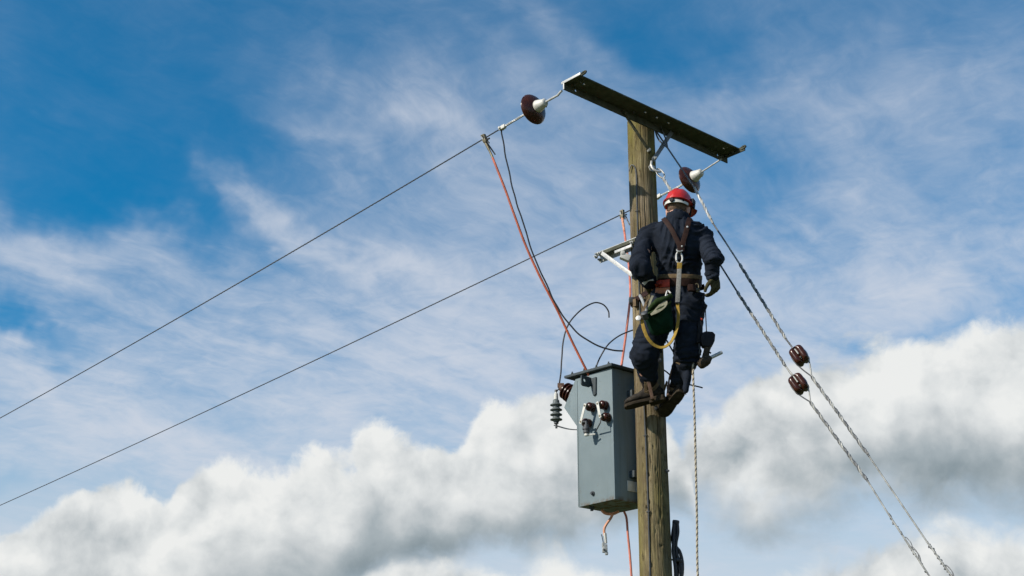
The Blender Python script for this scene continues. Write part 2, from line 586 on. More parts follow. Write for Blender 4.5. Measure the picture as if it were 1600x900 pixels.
M['toolbrown'] = mat('dusty_tool_housing', (0.050, 0.038, 0.027), 0.75, 0.0, 0.35, 25, spec=0.1)
M['rust'] = mat('rusty_fitting', (0.13, 0.075, 0.05), 0.8, 0.1, 0.4, 40)



def tank_paint():
    m = bpy.data.materials.new('weathered_tank_paint'); m.use_nodes = True
    t = m.node_tree; L = t.links; p = t.nodes['Principled BSDF']
    p.inputs['Roughness'].default_value = 0.58; p.inputs['Specular IOR Level'].default_value = 0.08
    tc_ = t.nodes.new('ShaderNodeTexCoord')

    def nz(scale, st, det=6, ro=0.6):
        mp = t.nodes.new('ShaderNodeMapping'); mp.inputs['Scale'].default_value = st
        L.new(tc_.outputs['Object'], mp.inputs['Vector'])
        n = t.nodes.new('ShaderNodeTexNoise'); n.inputs['Scale'].default_value = scale; n.inputs['Detail'].default_value = det; n.inputs['Roughness'].default_value = ro
        L.new(mp.outputs[0], n.inputs['Vector']); return n.outputs[0]

    def rng(x, a, b_, lo=0.0, hi=1.0):
        r = t.nodes.new('ShaderNodeMapRange'); r.inputs['From Min'].default_value = a; r.inputs['From Max'].default_value = b_
        r.inputs['To Min'].default_value = lo; r.inputs['To Max'].default_value = hi
        L.new(x, r.inputs['Value']); return r.outputs[0]

    def mx(f, a, b_):
        n = t.nodes.new('ShaderNodeMix'); n.data_type = 'RGBA'
        for k, q in ((0, f), (6, a), (7, b_)):
            if isinstance(q, tuple): n.inputs[k].default_value = lin(q)
            else: L.new(q, n.inputs[k])
        return n.outputs[2]
    c = mx(rng(nz(2.6, (1, 1, 1), 5), 0.35, 0.65), (0.165, 0.208, 0.225), (0.200, 0.245, 0.260))
    c = mx(rng(nz(14, (1, 1, 0.07), 5, 0.6), 0.52, 0.74, 0.0, 0.5), c, (0.125, 0.148, 0.150))       # rain runs
    c = mx(rng(nz(7, (1, 1, 0.35), 4, 0.6), 0.60, 0.78, 0.0, 0.35), c, (0.30, 0.29, 0.25))           # chalky patches
    c = mx(rng(nz(22, (1, 1, 0.5), 5, 0.7), 0.68, 0.76, 0.0, 0.7), c, (0.16, 0.085, 0.04))          # rust specks
    sp = t.nodes.new('ShaderNodeSeparateXYZ'); L.new(tc_.outputs['Object'], sp.inputs[0])
    rb = t.nodes.new('ShaderNodeMath'); rb.operation = 'MULTIPLY'
    L.new(rng(sp.outputs[2], 0.035, 0.0), rb.inputs[0]); L.new(rng(nz(16, (1, 1, 1), 4), 0.42, 0.6, 0.0, 0.85), rb.inputs[1])
    c = mx(rb.outputs[0], c, (0.13, 0.075, 0.03))                                                   # rust along the bottom edge
    L.new(c, p.inputs['Base Color'])
    b_ = t.nodes.new('ShaderNodeBump'); b_.inputs['Strength'].default_value = 0.12; b_.inputs['Distance'].default_value = 0.02
    L.new(nz(5, (1, 1, 1), 3), b_.inputs['Height']); L.new(b_.outputs[0], p.inputs['Normal'])
    return m


M['paint'] = tank_paint()

# ------------------------------------------------------------------ ground (below the frame; lights the undersides)
gm = mat('meadow_grass', (0.075, 0.090, 0.022), 0.95, 0, 0.3, 1.2, 0.5, 9.0, col2=(0.045, 0.060, 0.014))
N_ = 60
gb = MB(); gv = []; gf = []
for i in range(N_ + 1):
    rad = 0.0 if i == 0 else 1.5 * (6000 / 1.5) ** ((i - 1) / (N_ - 1))
    for k in range(64):
        a = 2 * math.pi * k / 64
        x, y = rad * math.cos(a) + 1.0, rad * math.sin(a) + 8.0
        h = 0.0 if rad < 20 else min(1, (rad - 20) / 200) * 2.5 * noise.noise(Vector((x, y, 0)) * 0.006)
        gv.append((x, y, h + 0.012 * noise.noise(Vector((x, y, 3)) * 1.3)))
for i in range(N_):
    for k in range(64):
        a, b = i * 64 + k, i * 64 + (k + 1) % 64
        gf.append((a, b, b + 64, a + 64))
gb.add(gv, gf)
g = obj('ground', gb, gm, origin=(0, 0, 0)); g['kind'] = 'structure'

# ------------------------------------------------------------------ frame of the pole and the line
W = Vector((-0.654, 0.756, 0)).normalized()       # the way the conductors run off
A = Vector((W.y, -W.x, 0))                        # along the crossarm, left to right
NR = -W                                           # towards the camera, across the arm
AXIS = Vector((1.008, 10.2, 0))
UP = Vector((0, 0, 1))


def prad(z): return 0.122 + (0.1045 - 0.122) * z / 6.7


# the pole
pole = thing('utility_pole', AXIS, 'weathered wooden utility pole with green algae carrying the crossarm and transformer', 'pole')
rnd = random.Random(3)
checks = []
for k in range(34):
    z0 = rnd.uniform(2.6, 6.6)
    checks.append((rnd.uniform(-math.pi, 0.2), z0, z0 + rnd.uniform(0.25, 1.3), rnd.uniform(0.003, 0.008), rnd.uniform(0.020, 0.045)))
checks += [(-1.95, 2.0, 6.2, 0.012, 0.030), (-1.2, 3.4, 4.6, 0.009, 0.035), (-1.55, 5.3, 6.5, 0.008, 0.03)]
pb = MB(); NS = 176; NZ = 330
zs = [0.0, 1.0, 2.0] + [2.4 + (6.70 - 2.4) * i / (NZ - 3) for i in range(NZ - 2)]
gouges = [(rnd.uniform(-2.3, -0.5), rnd.uniform(3.0, 4.25), rnd.uniform(0.006, 0.013), rnd.uniform(0.012, 0.035), rnd.uniform(0.005, 0.011)) for _ in range(46)]
for z in zs:
    r0 = prad(z)
    for k in range(NS):
        th = 2 * math.pi * k / NS - math.pi
        c, s = math.cos(th), math.sin(th)
        r = r0 * (1 + 0.012 * noise.noise(Vector((c * 1.2, s * 1.2, z * 0.8)))) + 0.0016 * noise.noise(Vector((c * 14, s * 14, z * 1.6))) + 0.0007 * noise.noise(Vector((c * 40, s * 40, z * 9)))
        for (t0, za, zb, dep, wid) in checks:
            if za < z < zb:
                wob = 0.05 * noise.noise(Vector((t0 * 9, 0, z * 2.2)))
                d = abs(th - t0 - wob) / wid
                if d < 1:
                    r -= dep * (1 - d) * min(1, (z - za) / 0.1, (zb - z) / 0.1)
        for (t0, zc, wx, wz, dep) in gouges:
            if abs(z - zc) < wz:
                q = ((th - t0) * r0 / wx) ** 2 + ((z - zc) / wz) ** 2
                if q < 1: r -= dep * (1 - q)
        pb.v.append(AXIS + Vector((c * r, s * r, z)))
for i in range(len(zs) - 1):
    for k in range(NS):
        a, b = i * NS + k, i * NS + (k + 1) % NS
        pb.f.append((a, b, b + NS, a + NS))
top = len(pb.v)
pb.v.append(AXIS + Vector((0, 0, 6.715)))
for k in range(NS):
    pb.f.append(((len(zs) - 1) * NS + k, (len(zs) - 1) * NS + (k + 1) % NS, top))


def pole_material():
    m = bpy.data.materials.new('weathered_pole_wood'); m.use_nodes = True
    t = m.node_tree; L = t.links; p = t.nodes['Principled BSDF']
    p.inputs['Roughness'].default_value = 0.88; p.inputs['Specular IOR Level'].default_value = 0.05
    tc_ = t.nodes.new('ShaderNodeTexCoord')

    def nz(scale, st, det=6, ro=0.6):
        mp = t.nodes.new('ShaderNodeMapping'); mp.inputs['Scale'].default_value = st
        L.new(tc_.outputs['Object'], mp.inputs['Vector'])
        n = t.nodes.new('ShaderNodeTexNoise'); n.inputs['Scale'].default_value = scale; n.inputs['Detail'].default_value = det; n.inputs['Roughness'].default_value = ro
        L.new(mp.outputs[0], n.inputs['Vector']); return n.outputs[0]

    def ramp(x, *st):
        r = t.nodes.new('ShaderNodeValToRGB'); e = r.color_ramp.elements
        e[0].position, e[0].color = st[0][0], lin(st[0][1]); e[1].position, e[1].color = st[-1][0], lin(st[-1][1])
        for q in st[1:-1]:
            z = e.new(q[0]); z.color = lin(q[1])
        L.new(x, r.inputs[0]); return r.outputs[0]

    def mx(f, a, b, mode='MIX'):
        n = t.nodes.new('ShaderNodeMix'); n.data_type = 'RGBA'; n.blend_type = mode
        for k, q in ((0, f), (6, a), (7, b)):
            if isinstance(q, float): n.inputs[k].default_value = q
            elif isinstance(q, tuple): n.inputs[k].default_value = lin(q)
            else: L.new(q, n.inputs[k])
        return n.outputs[2]
    grain = nz(26, (1, 1, 0.045), 8, 0.65)
    fine = nz(90, (1, 1, 0.05), 4, 0.6)
    base = ramp(grain, (0.33, (0.040, 0.029, 0.018)), (0.45, (0.17, 0.13, 0.080)), (0.54, (0.31, 0.245, 0.155)), (0.72, (0.44, 0.36, 0.245)))
    base = mx(ramp(fine, (0.46, (0.0, 0.0, 0.0)), (0.68, (0.75, 0.75, 0.75))), base, (0.115, 0.085, 0.055))
    grey = ramp(nz(2.2, (1, 1, 0.6), 4), (0.45, (0, 0, 0)), (0.62, (0.65, 0.65, 0.65)))
    base = mx(grey, base, (0.25, 0.215, 0.165))
    # algae: strongest near the top and in a band low down, in vertical runs
    sp = t.nodes.new('ShaderNodeSeparateXYZ'); L.new(tc_.outputs['Object'], sp.inputs[0])
    zr = t.nodes.new('ShaderNodeValToRGB'); e = zr.color_ramp.elements
    mr = t.nodes.new('ShaderNodeMapRange'); mr.inputs['From Min'].default_value = 2.5; mr.inputs['From Max'].default_value = 6.7
    L.new(sp.outputs[2], mr.inputs['Value']); L.new(mr.outputs[0], zr.inputs[0])
    e[0].position = 0.0; e[0].color = (0.66, 0.66, 0.66, 1); e[1].position = 1.0; e[1].color = (0.86, 0.86, 0.86, 1)
    for pp, v in ((0.30, 0.60), (0.42, 0.30), (0.7, 0.30), (0.84, 0.36), (0.93, 0.66)):
        q = e.new(pp); q.color = (v, v, v, 1)
    runs = nz(9, (1, 1, 0.10), 6, 0.65)
    ad = t.nodes.new('ShaderNodeMath'); ad.operation = 'MULTIPLY_ADD'; ad.inputs[1].default_value = 2.6; ad.inputs[2].default_value = -1.12
    L.new(runs, ad.inputs[0])
    a2 = t.nodes.new('ShaderNodeMath'); a2.operation = 'ADD'; a2.use_clamp = True
    L.new(ad.outputs[0], a2.inputs[0])
    hz = t.nodes.new('ShaderNodeMath'); hz.operation = 'MULTIPLY_ADD'; hz.inputs[1].default_value = 1.1; hz.inputs[2].default_value = -0.44
    L.new(zr.outputs[0], hz.inputs[0]); L.new(hz.outputs[0], a2.inputs[1])
    sc = t.nodes.new('ShaderNodeMath'); sc.operation = 'MULTIPLY'; sc.inputs[1].default_value = 0.85; L.new(a2.outputs[0], sc.inputs[0])
    base = mx(sc.outputs[0], base, mx(nz(30, (1, 1, 0.3), 3), (0.120, 0.112, 0.020), (0.235, 0.205, 0.045)))
    mott = ramp(nz(6.5, (1, 1, 0.45), 6, 0.68), (0.40, (0.75, 0.75, 0.75)), (0.60, (0, 0, 0)))
    base = mx(mott, base, mx(nz(3, (1, 1, 0.5), 3), (0.085, 0.068, 0.034), (0.13, 0.10, 0.062)))
    dark = ramp(nz(17, (1, 1, 0.35), 5, 0.7), (0.60, (0, 0, 0)), (0.72, (0.85, 0.85, 0.85)))
    base = mx(dark, base, (0.035, 0.024, 0.014))
    L.new(base, p.inputs['Base Color'])
    b = t.nodes.new('ShaderNodeBump'); b.inputs['Strength'].default_value = 1.0; b.inputs['Distance'].default_value = 0.009
    L.new(fine, b.inputs['Height'])
    b2 = t.nodes.new('ShaderNodeBump'); b2.inputs['Strength'].default_value = 0.8; b2.inputs['Distance'].default_value = 0.012
    L.new(grain, b2.inputs['Height']); L.new(b.outputs[0], b2.inputs['Normal'])
    L.new(b2.outputs[0], p.inputs['Normal'])
    return m


M['pole'] = pole_material()
obj('shaft', pb, M['pole'], pole, smooth=50)


def on_pole(th, z, off=0.0):
    r = prad(z) + off
    return AXIS + Vector((math.cos(th) * r, math.sin(th) * r, z))


# earth wire stapled down the near left of the shaft
b = MB()
pts = [on_pole(-2.62, 6.245, 0.02), on_pole(-2.45, 6.29, 0.012), on_pole(-2.22, 6.27, 0.004)] + [on_pole(-2.13 + 0.05 * math.sin(z * 2.1) + (6.2 - z) * 0.028, z, 0.004) for z in [6.2 - 0.15 * i for i in range(28)]]
b.tube(spl(pts, 3), 0.0055, 6)
obj('earth_wire', b, M['darksteel'], pole)
for z in (5.9, 5.35, 4.15, 3.6):
    t0 = -2.13 + 0.05 * math.sin(z * 2.1) + (6.2 - z) * 0.028
    b = MB(); b.tube([on_pole(t0 - 0.16, z, -0.01), on_pole(t0 - 0.1, z, 0.011), on_pole(t0 + 0.1, z, 0.011), on_pole(t0 + 0.16, z, -0.01)], 0.003, 6)
    obj('staple', b, M['darksteel'], pole)
# bolt and eye on the right side for the lower stay, further bolts
b = MB(); e0 = on_pole(-0.95, 6.26, 0.0); dr = Vector((math.cos(-0.95), math.sin(-0.95), 0))
b.lathe([(0.012, -0.03), (0.012, 0.03)], e0, dr, 10); b.lathe([(0.03, 0.0), (0.03, 0.006)], e0, dr, 6)
obj('stay_bolt', b, M['bright'], pole, smooth=30)
for th, z in ((-0.9, 4.72), (-1.3, 4.35), (-0.6, 3.9)):
    d_ = Vector((math.cos(th), math.sin(th), 0)); b = MB()
    b.lathe([(0.016, -0.01), (0.016, 0.010), (0.008, 0.010), (0.008, 0.022)], on_pole(th, z), d_, 6)
    obj('bolt', b, M['darksteel'], pole, smooth=30)

# ------------------------------------------------------------------ crossarm: angle section, web level, flange hanging at its far edge
ARM_L, ARM_R = -0.915, 0.892
TILT = -0.026


def armp(t, s, h=0.0):
    """point on the arm: t along it, s across it towards the camera, h above the web's underside"""
    return AXIS + A * t + NR * (0.110 + s) + UP * (6.655 + TILT * t + h)


arm = thing('crossarm', armp(0, 0), 'dark steel angle crossarm with bolt holes fixed across the top of the pole', 'crossarm')
WEB = 0.155; TH = 0.010


def holed_plate(P, t0, t1, s1, holes, th, c=0.02, n=12):
    """plate of width s1 with round holes; P(t, s, h) gives its points"""
    b = MB()
    cuts = sorted(holes)
    edges = [t0]
    for (t, s, r) in cuts: edges += [t - c, t + c]
    edges.append(t1)

    def slab(ta, tb, sa, sb):
        for h in (0, th):
            b.add([P(ta, sa, h), P(tb, sa, h), P(tb, sb, h), P(ta, sb, h)], [(0, 1, 2, 3)])
    for i in range(0, len(edges), 2): slab(edges[i], edges[i + 1], 0, s1)
    for (t, s, r) in cuts:
        slab(t - c, t + c, 0, s - c); slab(t - c, t + c, s + c, s1)
        ring = []
        for k in range(n):
            a = 2 * math.pi * (k + 0.5) / n
            x, y = math.cos(a), math.sin(a); q = max(abs(x), abs(y))
            ring.append(((t + r * x, s + r * y), (t + c * x / q, s + c * y / q)))
        for k in range(n):
            (i0, o0), (i1, o1) = ring[k], ring[(k + 1) % n]
            for h in (0, th):
                b.add([P(*i0, h), P(*i1, h), P(*o1, h), P(*o0, h)], [(0, 1, 2, 3)])
            b.add([P(*i0, 0), P(*i1, 0), P(*i1, th), P(*i0, th)], [(0, 1, 2, 3)])
    o = [(t0, 0), (t1, 0), (t1, s1), (t0, s1)]
    for k in range(4):
        p0, p1 = o[k], o[(k + 1) % 4]
        b.add([P(*p0, 0), P(*p1, 0), P(*p1, th), P(*p0, th)], [(0, 1, 2, 3)])
    return b


def t_of(px, py, s, h=0.0):
    q = on_plane(px, py, armp(0, s, h), NR)
    return (q - AXIS).dot(A)


web_holes = [(t_of(px, py, WEB * 0.5), WEB * 0.5, 0.0108) for px, py in ((912, 132), (1008, 177), (1026, 186), (1044, 194), (1130, 234))]
obj('web_plate', holed_plate(armp, ARM_L, ARM_R, WEB, web_holes, TH), M['arm'], arm, smooth=0)
fl_holes = [(t_of(px, py, 0.0), 0.030, 0.0100) for px, py in ((900, 142), (1122, 247))]
obj('flange_plate', holed_plate(lambda t, s, h: armp(t, -h - 0.0005, TH - 0.002 - s), ARM_L, ARM_R, 0.064, fl_holes, 0.009, c=0.016), M['arm'], arm, smooth=0)
for t in (ARM_L + 0.025, ARM_R - 0.03):
    b = MB()
    # strap under the right end; bright strips paint the left end's sunlit edges; eyes
    def stp(s, x, h): return armp(t + x, s, h)
    pts2 = []
    s_end = WEB + 0.045
    y0 = -0.045
    if t < 0:
        b.box(armp(ARM_L - 0.0035, (WEB - 0.03) / 2 + 0.01, 0.004), (0.006, WEB + 0.05, 0.020), Matrix((A, NR, UP)).transposed())
        b.box(armp(ARM_L - 0.0035, -0.006, -0.026), (0.006, 0.012, 0.058), Matrix((A, NR, UP)).transposed())
    else:
        b.box(armp(t, (WEB + 0.06) / 2, -0.012), (0.012, WEB + 0.05, 0.032), Matrix((A, NR, UP)).transposed())
    obj('end_strap_or_lit_edge', b, M['bright'] if t < 0 else M['arm'], arm, bevel=0.002)  # left: bright zinc puts the sunlight on the plate edges into colour
    b = MB(); ec = armp(t - (0.015 if t < 0 else 0), WEB + 0.040, 0.004)
    ring = [ec + (NR * math.cos(2 * math.pi * k / 20) * 1.3 + (UP * 0.75 + A * 0.35) * math.sin(2 * math.pi * k / 20)) * 0.018 for k in range(21)]
    b.tube(ring, 0.0080, 8, caps=False)
    b.tube([armp(t - (0.015 if t < 0 else 0), WEB - 0.04, 0.006), ec - NR * 0.02], 0.010, 8)
    obj('eye', b, M['arm'], arm)
for t, s in ((ARM_L + 0.06, 0.05), (ARM_L + 0.06, 0.11), (-0.22, 0.035), (0.28, 0.035), (ARM_R - 0.05, 0.10)):
    b = MB(); b.lathe([(0.014, 0.004), (0.014, -0.012), (0.007, -0.012), (0.007, -0.024)], armp(t, s), UP, 6)
    obj('bolt', b, M['arm'], arm, smooth=30)
# braces from the arm down to the pole
for i, (p0, p1) in enumerate(((armp(-0.30, 0.004, -0.03), on_pole(-1.18, 6.40, 0.012)), (armp(0.21, 0.012, -0.03), on_pole(-0.80, 6.34, 0.020)))):
    b = MB()
    mid = p0.lerp(p1, 0.12)
    d = (p1 - p0).normalized(); face = (Vector((0.25, -1, 0)) if i == 0 else Vector((0.6, -0.8, 0.0)))
    x = d.cross(face).normalized(); y = x.cross(d)
    Mx = Matrix((x, d, y)).transposed()
    if i == 0: Mx = Matrix((y, d, -x)).transposed()
    b.box((p0 + p1) / 2, (0.034, (p1 - p0).length + 0.05, 0.006), Mx)
    obj('brace', b, M['brace'] if i else M['arm'], arm, bevel=0.0015)  # left brace takes the darker arm steel to stand in for shade
    b = MB(); b.lathe([(0.013, -0.02), (0.013, 0.016), (0.008, 0.016), (0.008, 0.028)], p1, face, 6)
    obj('bolt', b, M['galv'], arm, smooth=30)

# ------------------------------------------------------------------ conductors and their strain insulators
wire_fit = ((-0.905, 6.62, 6.622, -0.0575, 0.0014), (0.80, 6.575, 6.515, -0.0500, 0.0007))


def wire_pt(i, d):
    t, zatt, z0, k1, k2 = wire_fit[i]
    base = AXIS + A * t + NR * 0.10
    z = z0 + k1 * d + k2 * d * d
    if d < 0.45: z = zatt + (z0 + k1 * 0.45 + k2 * 0.2 - zatt) * d / 0.45
    return base + W * d + UP * z


for i, side in enumerate(('left', 'right')):
    dsc = ('nearer brown disc insulator with pale cap at the left end of the crossarm',
           'farther brown disc insulator with pale cap above the red helmet')[i]
    dd = 0.335 if i == 0 else 0.315
    c = wire_pt(i, dd); ax_ = (wire_pt(i, dd + 0.05) - wire_pt(i, dd - 0.05)).normalized()
    ins = thing('strain_insulator', c, dsc, 'insulator', 'disc insulators on the crossarm')
    b = MB()       # bell-shaped shed, hollow underside with ribs
    DS = 1.15
    b.lathe([(r_ * DS, h_ * 0.78) for r_, h_ in [(0.036, -0.048), (0.052, -0.040), (0.075, -0.024), (0.094, -0.006), (0.104, 0.012), (0.1065, 0.022), (0.104, 0.028), (0.096, 0.026), (0.086, 0.016), (0.080, 0.030),
             (0.073, 0.032), (0.066, 0.014), (0.060, 0.030), (0.052, 0.032), (0.046, 0.010), (0.020, 0.014), (0.001, 0.016)]], c, ax_, 40)
    obj('porcelain_disc', b, M['porcelain'], ins, smooth=50)
    b = MB(); b.lathe([(0.012, -0.128), (0.024, -0.126), (0.031, -0.118), (0.034, -0.100), (0.040, -0.078), (0.047, -0.056), (0.050, -0.040), (0.046, -0.030)], c, ax_, 24)
    obj('cap', b, M['white'], ins, smooth=50)
    b = MB(); b.box(c - ax_ * 0.098 + NR.cross(UP) * 0 + UP * -0.012 + A * 0.03, (0.012, 0.022, 0.012)); obj('cotter', b, M['darksteel'], ins)
    b = MB(); b.tube([c + ax_ * 0.0, c + ax_ * 0.075], 0.010, 8); b.lathe([(0.016, 0.05), (0.018, 0.06), (0.016, 0.085)], c, ax_, 10)
    obj('pin', b, M['galv'], ins)
    b = MB()
    st0 = wire_pt(i, 0.0)
    if i == 0: path = [st0 + UP * 0.012 + NR * -0.03, st0 + W * 0.05 + UP * 0.006, st0 + W * 0.075 - UP * 0.008, c - ax_ * 0.12]
    else: path = [st0 + NR * 0.02 + UP * 0.004, c - ax_ * 0.12]
    b.tube(path, 0.0088 if i == 0 else 0.0065, 8)
    obj('link_rod', b, M['bright'], ins)
    # dead-end grip and conductor
    cd = thing('overhead_conductor', wire_pt(i, 0.72), ('upper overhead wire running from the left insulator down to the left edge', 'lower overhead wire passing behind the pole below the red helmet side')[i], 'wire', 'overhead wires')
    if i == 1: cd['label'] = 'lower overhead wire running from the right insulator behind the pole to the left edge'
    d_end = 0.70 if i == 0 else 0.68
    gp = [wire_pt(i, dd + 0.07 + (d_end - dd - 0.07) * k / 8) for k in range(9)]
    b = MB(); b.tube(gp, 0.0085, 8); obj('dead_end_grip', b, M['galv'], cd)
    b = MB()
    for ph in (0, 2.1, 4.2): b.helix(gp, 0.0065, 0.06, 0.0042, ph, 5, 8)
    obj('grip_strand', b, M['bright'], cd)
    b = MB(); ce = wire_pt(i, d_end + 0.005); b.bar(ce - ax_ * 0.032, ce + ax_ * 0.032, 0.026, 0.030); b.lathe([(0.011, -0.026), (0.011, 0.026)], ce + ax_ * 0.018, A, 6)
    obj('line_clamp', b, M['white'], cd, bevel=0.003)
    wp = [wire_pt(i, d_end + 0.02 + (41 - d_end) * (k / 60) ** 1.6) for k in range(61)]
    b = MB(); b.tube(wp, 0.0050, 6); obj('wire', b, M['wire'], cd)
    b = MB()
    lay_ = [p for p in wp if (p - wp[0]).length < 16]
    for ph in (0, 2.1, 4.2): b.helix(lay_, 0.0034, 0.16, 0.0030, ph, 4, 7)
    obj('strand', b, M['wire'], cd)


# ------------------------------------------------------------------ earthing leads clamped to the conductors
def clamp(th_, p, up, toward):
    """screw clamp gripping a wire at p; up is the way its jaws open, toward the way its cable leaves"""
    x = W; y = toward.normalized(); z = x.cross(y).normalized()
    Mx = Matrix((x, y, z)).transposed()
    b = MB()
    b.box(p + y * 0.022, (0.036, 0.034, 0.030), Mx); b.box(p - y * 0.014 - x * 0.014, (0.012, 0.046, 0.026), Mx); b.box(p - y * 0.030, (0.034, 0.012, 0.024), Mx)
    obj('clamp_body', b, M['brass'], th_, bevel=0.003)
    b = MB(); b.box(p - y * 0.006 + x * 0.012, (0.012, 0.034, 0.022), Mx); obj('clamp_jaw', b, M['galv'], th_, bevel=0.002)
    b = MB(); b.tube([p + y * 0.03 - z * 0.005, p + y * 0.055 + x * -0.03], 0.006, 6); b.tube([p + y * 0.018, p + y * 0.02 - x * 0.052], 0.007, 6); obj('clamp_screw', b, M['darksteel'], th_)


p = wire_pt(0, 0.925)
lead = thing('earthing_lead', p, 'long orange earthing lead hanging from a clamp on the upper left wire to the transformer', 'cable')
path = [p + Vector((0.008, 0, -0.035)), at(767, 240, 10.22), at(776, 262, 10.20), at(789, 295, 10.2), at(803, 334, 10.2), at(822, 385, 10.22), at(845, 435, 10.24), at(871, 485, 10.27), at(895, 536, 10.3), at(918, 582, 10.33), at(922, 590, 10.38)]
sp_ = spl(path, 6)
clamp(lead, p, UP, (path[1] - p))
b = MB(); b.tube(spl([path[0], path[1], path[2]], 5), [0.011] * 4 + [0.009] * 7, 8); obj('ferrule', b, M['brass'], lead)
b = MB(); b.tube(sp_[8:], 0.0092, 8); obj('cable', b, M['orange'], lead)
b = MB(); b.tube([path[0] + A * 0.02, path[1] + A * 0.035 + NR * 0.01], 0.006, 6); obj('lever', b, M['darksteel'], lead)

p = wire_pt(1, 1.115)
lead = thing('earthing_lead', p, 'pinkish orange earthing lead hanging from a clamp on the lower wire, behind the pole', 'cable')
path = [p + Vector((0.0, 0, -0.03)), at(975, 358, 11.4), at(978, 380, 11.25), at(983, 420, 11.0), at(985, 455, 10.8), at(983, 482, 10.7), at(977, 530, 10.6), at(971, 572, 10.5), at(969, 590, 10.45)]
clamp(lead, p, UP, Vector((0.05, 0, -1)))
sp_ = spl(path, 6)
b = MB(); b.tube(sp_[:8], 0.011, 8); obj('ferrule', b, M['peach'], lead)
b = MB(); b.tube(sp_[6:], 0.0095, 8); obj('cable', b, M['pinkcable'], lead)
b = MB(); b.tube([p + Vector((0.03, 0, -0.02)), p + Vector((0.06, -0.02, -0.11))], 0.006, 6); obj('lever', b, M['darksteel'], lead)

# stiff black jumper wires left hanging
for nm, lab, r, pth in (
    ('jumper_wire', 'black jumper wire hanging beside the long orange lead, its free end curling right', 0.0062,
     [wire_pt(0, 0.70) - UP * 0.012, at(784, 207, 10.09), at(787, 225, 10.10), at(795, 270, 10.11), at(806, 312, 10.12), at(819, 352, 10.13), at(833, 397, 10.15), at(852, 438, 10.17), at(870, 476, 10.19), at(886, 503, 10.2), at(906, 523, 10.2), at(930, 537, 10.2), at(953, 545, 10.2), at(973, 547, 10.2)]),
    ('jumper_wire', 'thin dark wire arching from the transformer top to behind the left knee', 0.0055,
     [at(932, 574, 10.42), at(939, 556, 10.42), at(951, 538, 10.42), at(968, 525, 10.42), at(988, 516, 10.42), at(1012, 512, 10.42)]),
    ('jumper_wire', 'dark wire end sticking out between the legs beside the pole', 0.0060,
     [at(1015, 500, 10.40), at(1040, 529, 10.38), at(1050, 546, 10.36), at(1062, 566, 10.34)]),
    ('jumper_wire', 'dark straight wire end poking out right of the right boot', 0.0055,
     [at(1018, 566, 10.40), at(1037, 579, 10.38), at(1056, 592, 10.36), at(1078, 601, 10.32), at(1098, 606, 10.3)]),
):
    sp_ = [q_ + Vector((noise.noise(q_ * 7), 0, noise.noise(q_ * 7 + Vector((3, 3, 3))))) * 0.010 for q_ in spl(pth, 6)]
    b = MB(); b.tube(sp_, r, 8)
    tag(obj(nm, b, M['black'], origin=pth[0]), lab, 'wire', 'black jumper wires')

# ------------------------------------------------------------------ transformer on the far left of the pole
NC = at(961, 780, 10.15)                       # near bottom corner of the tank
FACE_N = -A                                    # the sunlit side


def face_uz(px, py):
    q = on_plane(px, py, NC, FACE_N)
    return ((q - NC).dot(W), q.z - NC.z)


def tp(u, v, z):
    """point of the transformer: u along the lit side from the near edge, v into the tank, z above its bottom"""
    return NC + W * u + A * v + UP * z


tr = thing('transformer', tp(0.2, 0.2, 0), 'grey steel transformer box with brown bushings hung on the left of the pole', 'transformer')
uz = [(0.0, 0.0), face_uz(903, 793), face_uz(901, 666), face_uz(881, 637), face_uz(899, 592), (0.0, face_uz(956, 574)[1])]
uz[1] = (uz[1][0], 0.0)
TZ = uz[-1][1]
DEPTH = 0.375
UL = uz[1][0]
b = MB(); b.prism([tp(u, 0, z) for u, z in uz], A * DEPTH)
obj('tank', b, M['paint'], tr, bevel=0.006)
b = MB(); us = uz[1][0] - 0.012; b.bar(tp(us, -0.001, 0.01), tp(us, -0.001, uz[4][1] - 0.02), 0.006, 0.005, A); obj('weld_seam', b, M['paint'], tr, bevel=0.001)
slope = (uz[4][1] + 0.012 - TZ) / uz[4][0]
b = MB()
lid_u = (-0.028, face_uz(886, 596)[0]); lid_v = (-0.030, DEPTH + 0.03)
def lz(u): return TZ + 0.004 + slope * u
b.prism([tp(lid_u[0], lid_v[0], lz(lid_u[0])), tp(lid_u[1], lid_v[0], lz(lid_u[1])), tp(lid_u[1], lid_v[1], lz(lid_u[1])), tp(lid_u[0], lid_v[1], lz(lid_u[0]))], UP * 0.020)
lid = obj('lid', b, M['lid'], tr, bevel=0.003)
for k in range(4):
    b = MB(); b.lathe([(0.010, 0.0), (0.010, 0.012), (0.006, 0.012), (0.006, 0.022)], tp(0.02 + 0.13 * k, -0.012, lz(0.02 + 0.13 * k) + 0.019), UP, 6)
    obj('lid_bolt', b, M['lid'], lid, smooth=30)
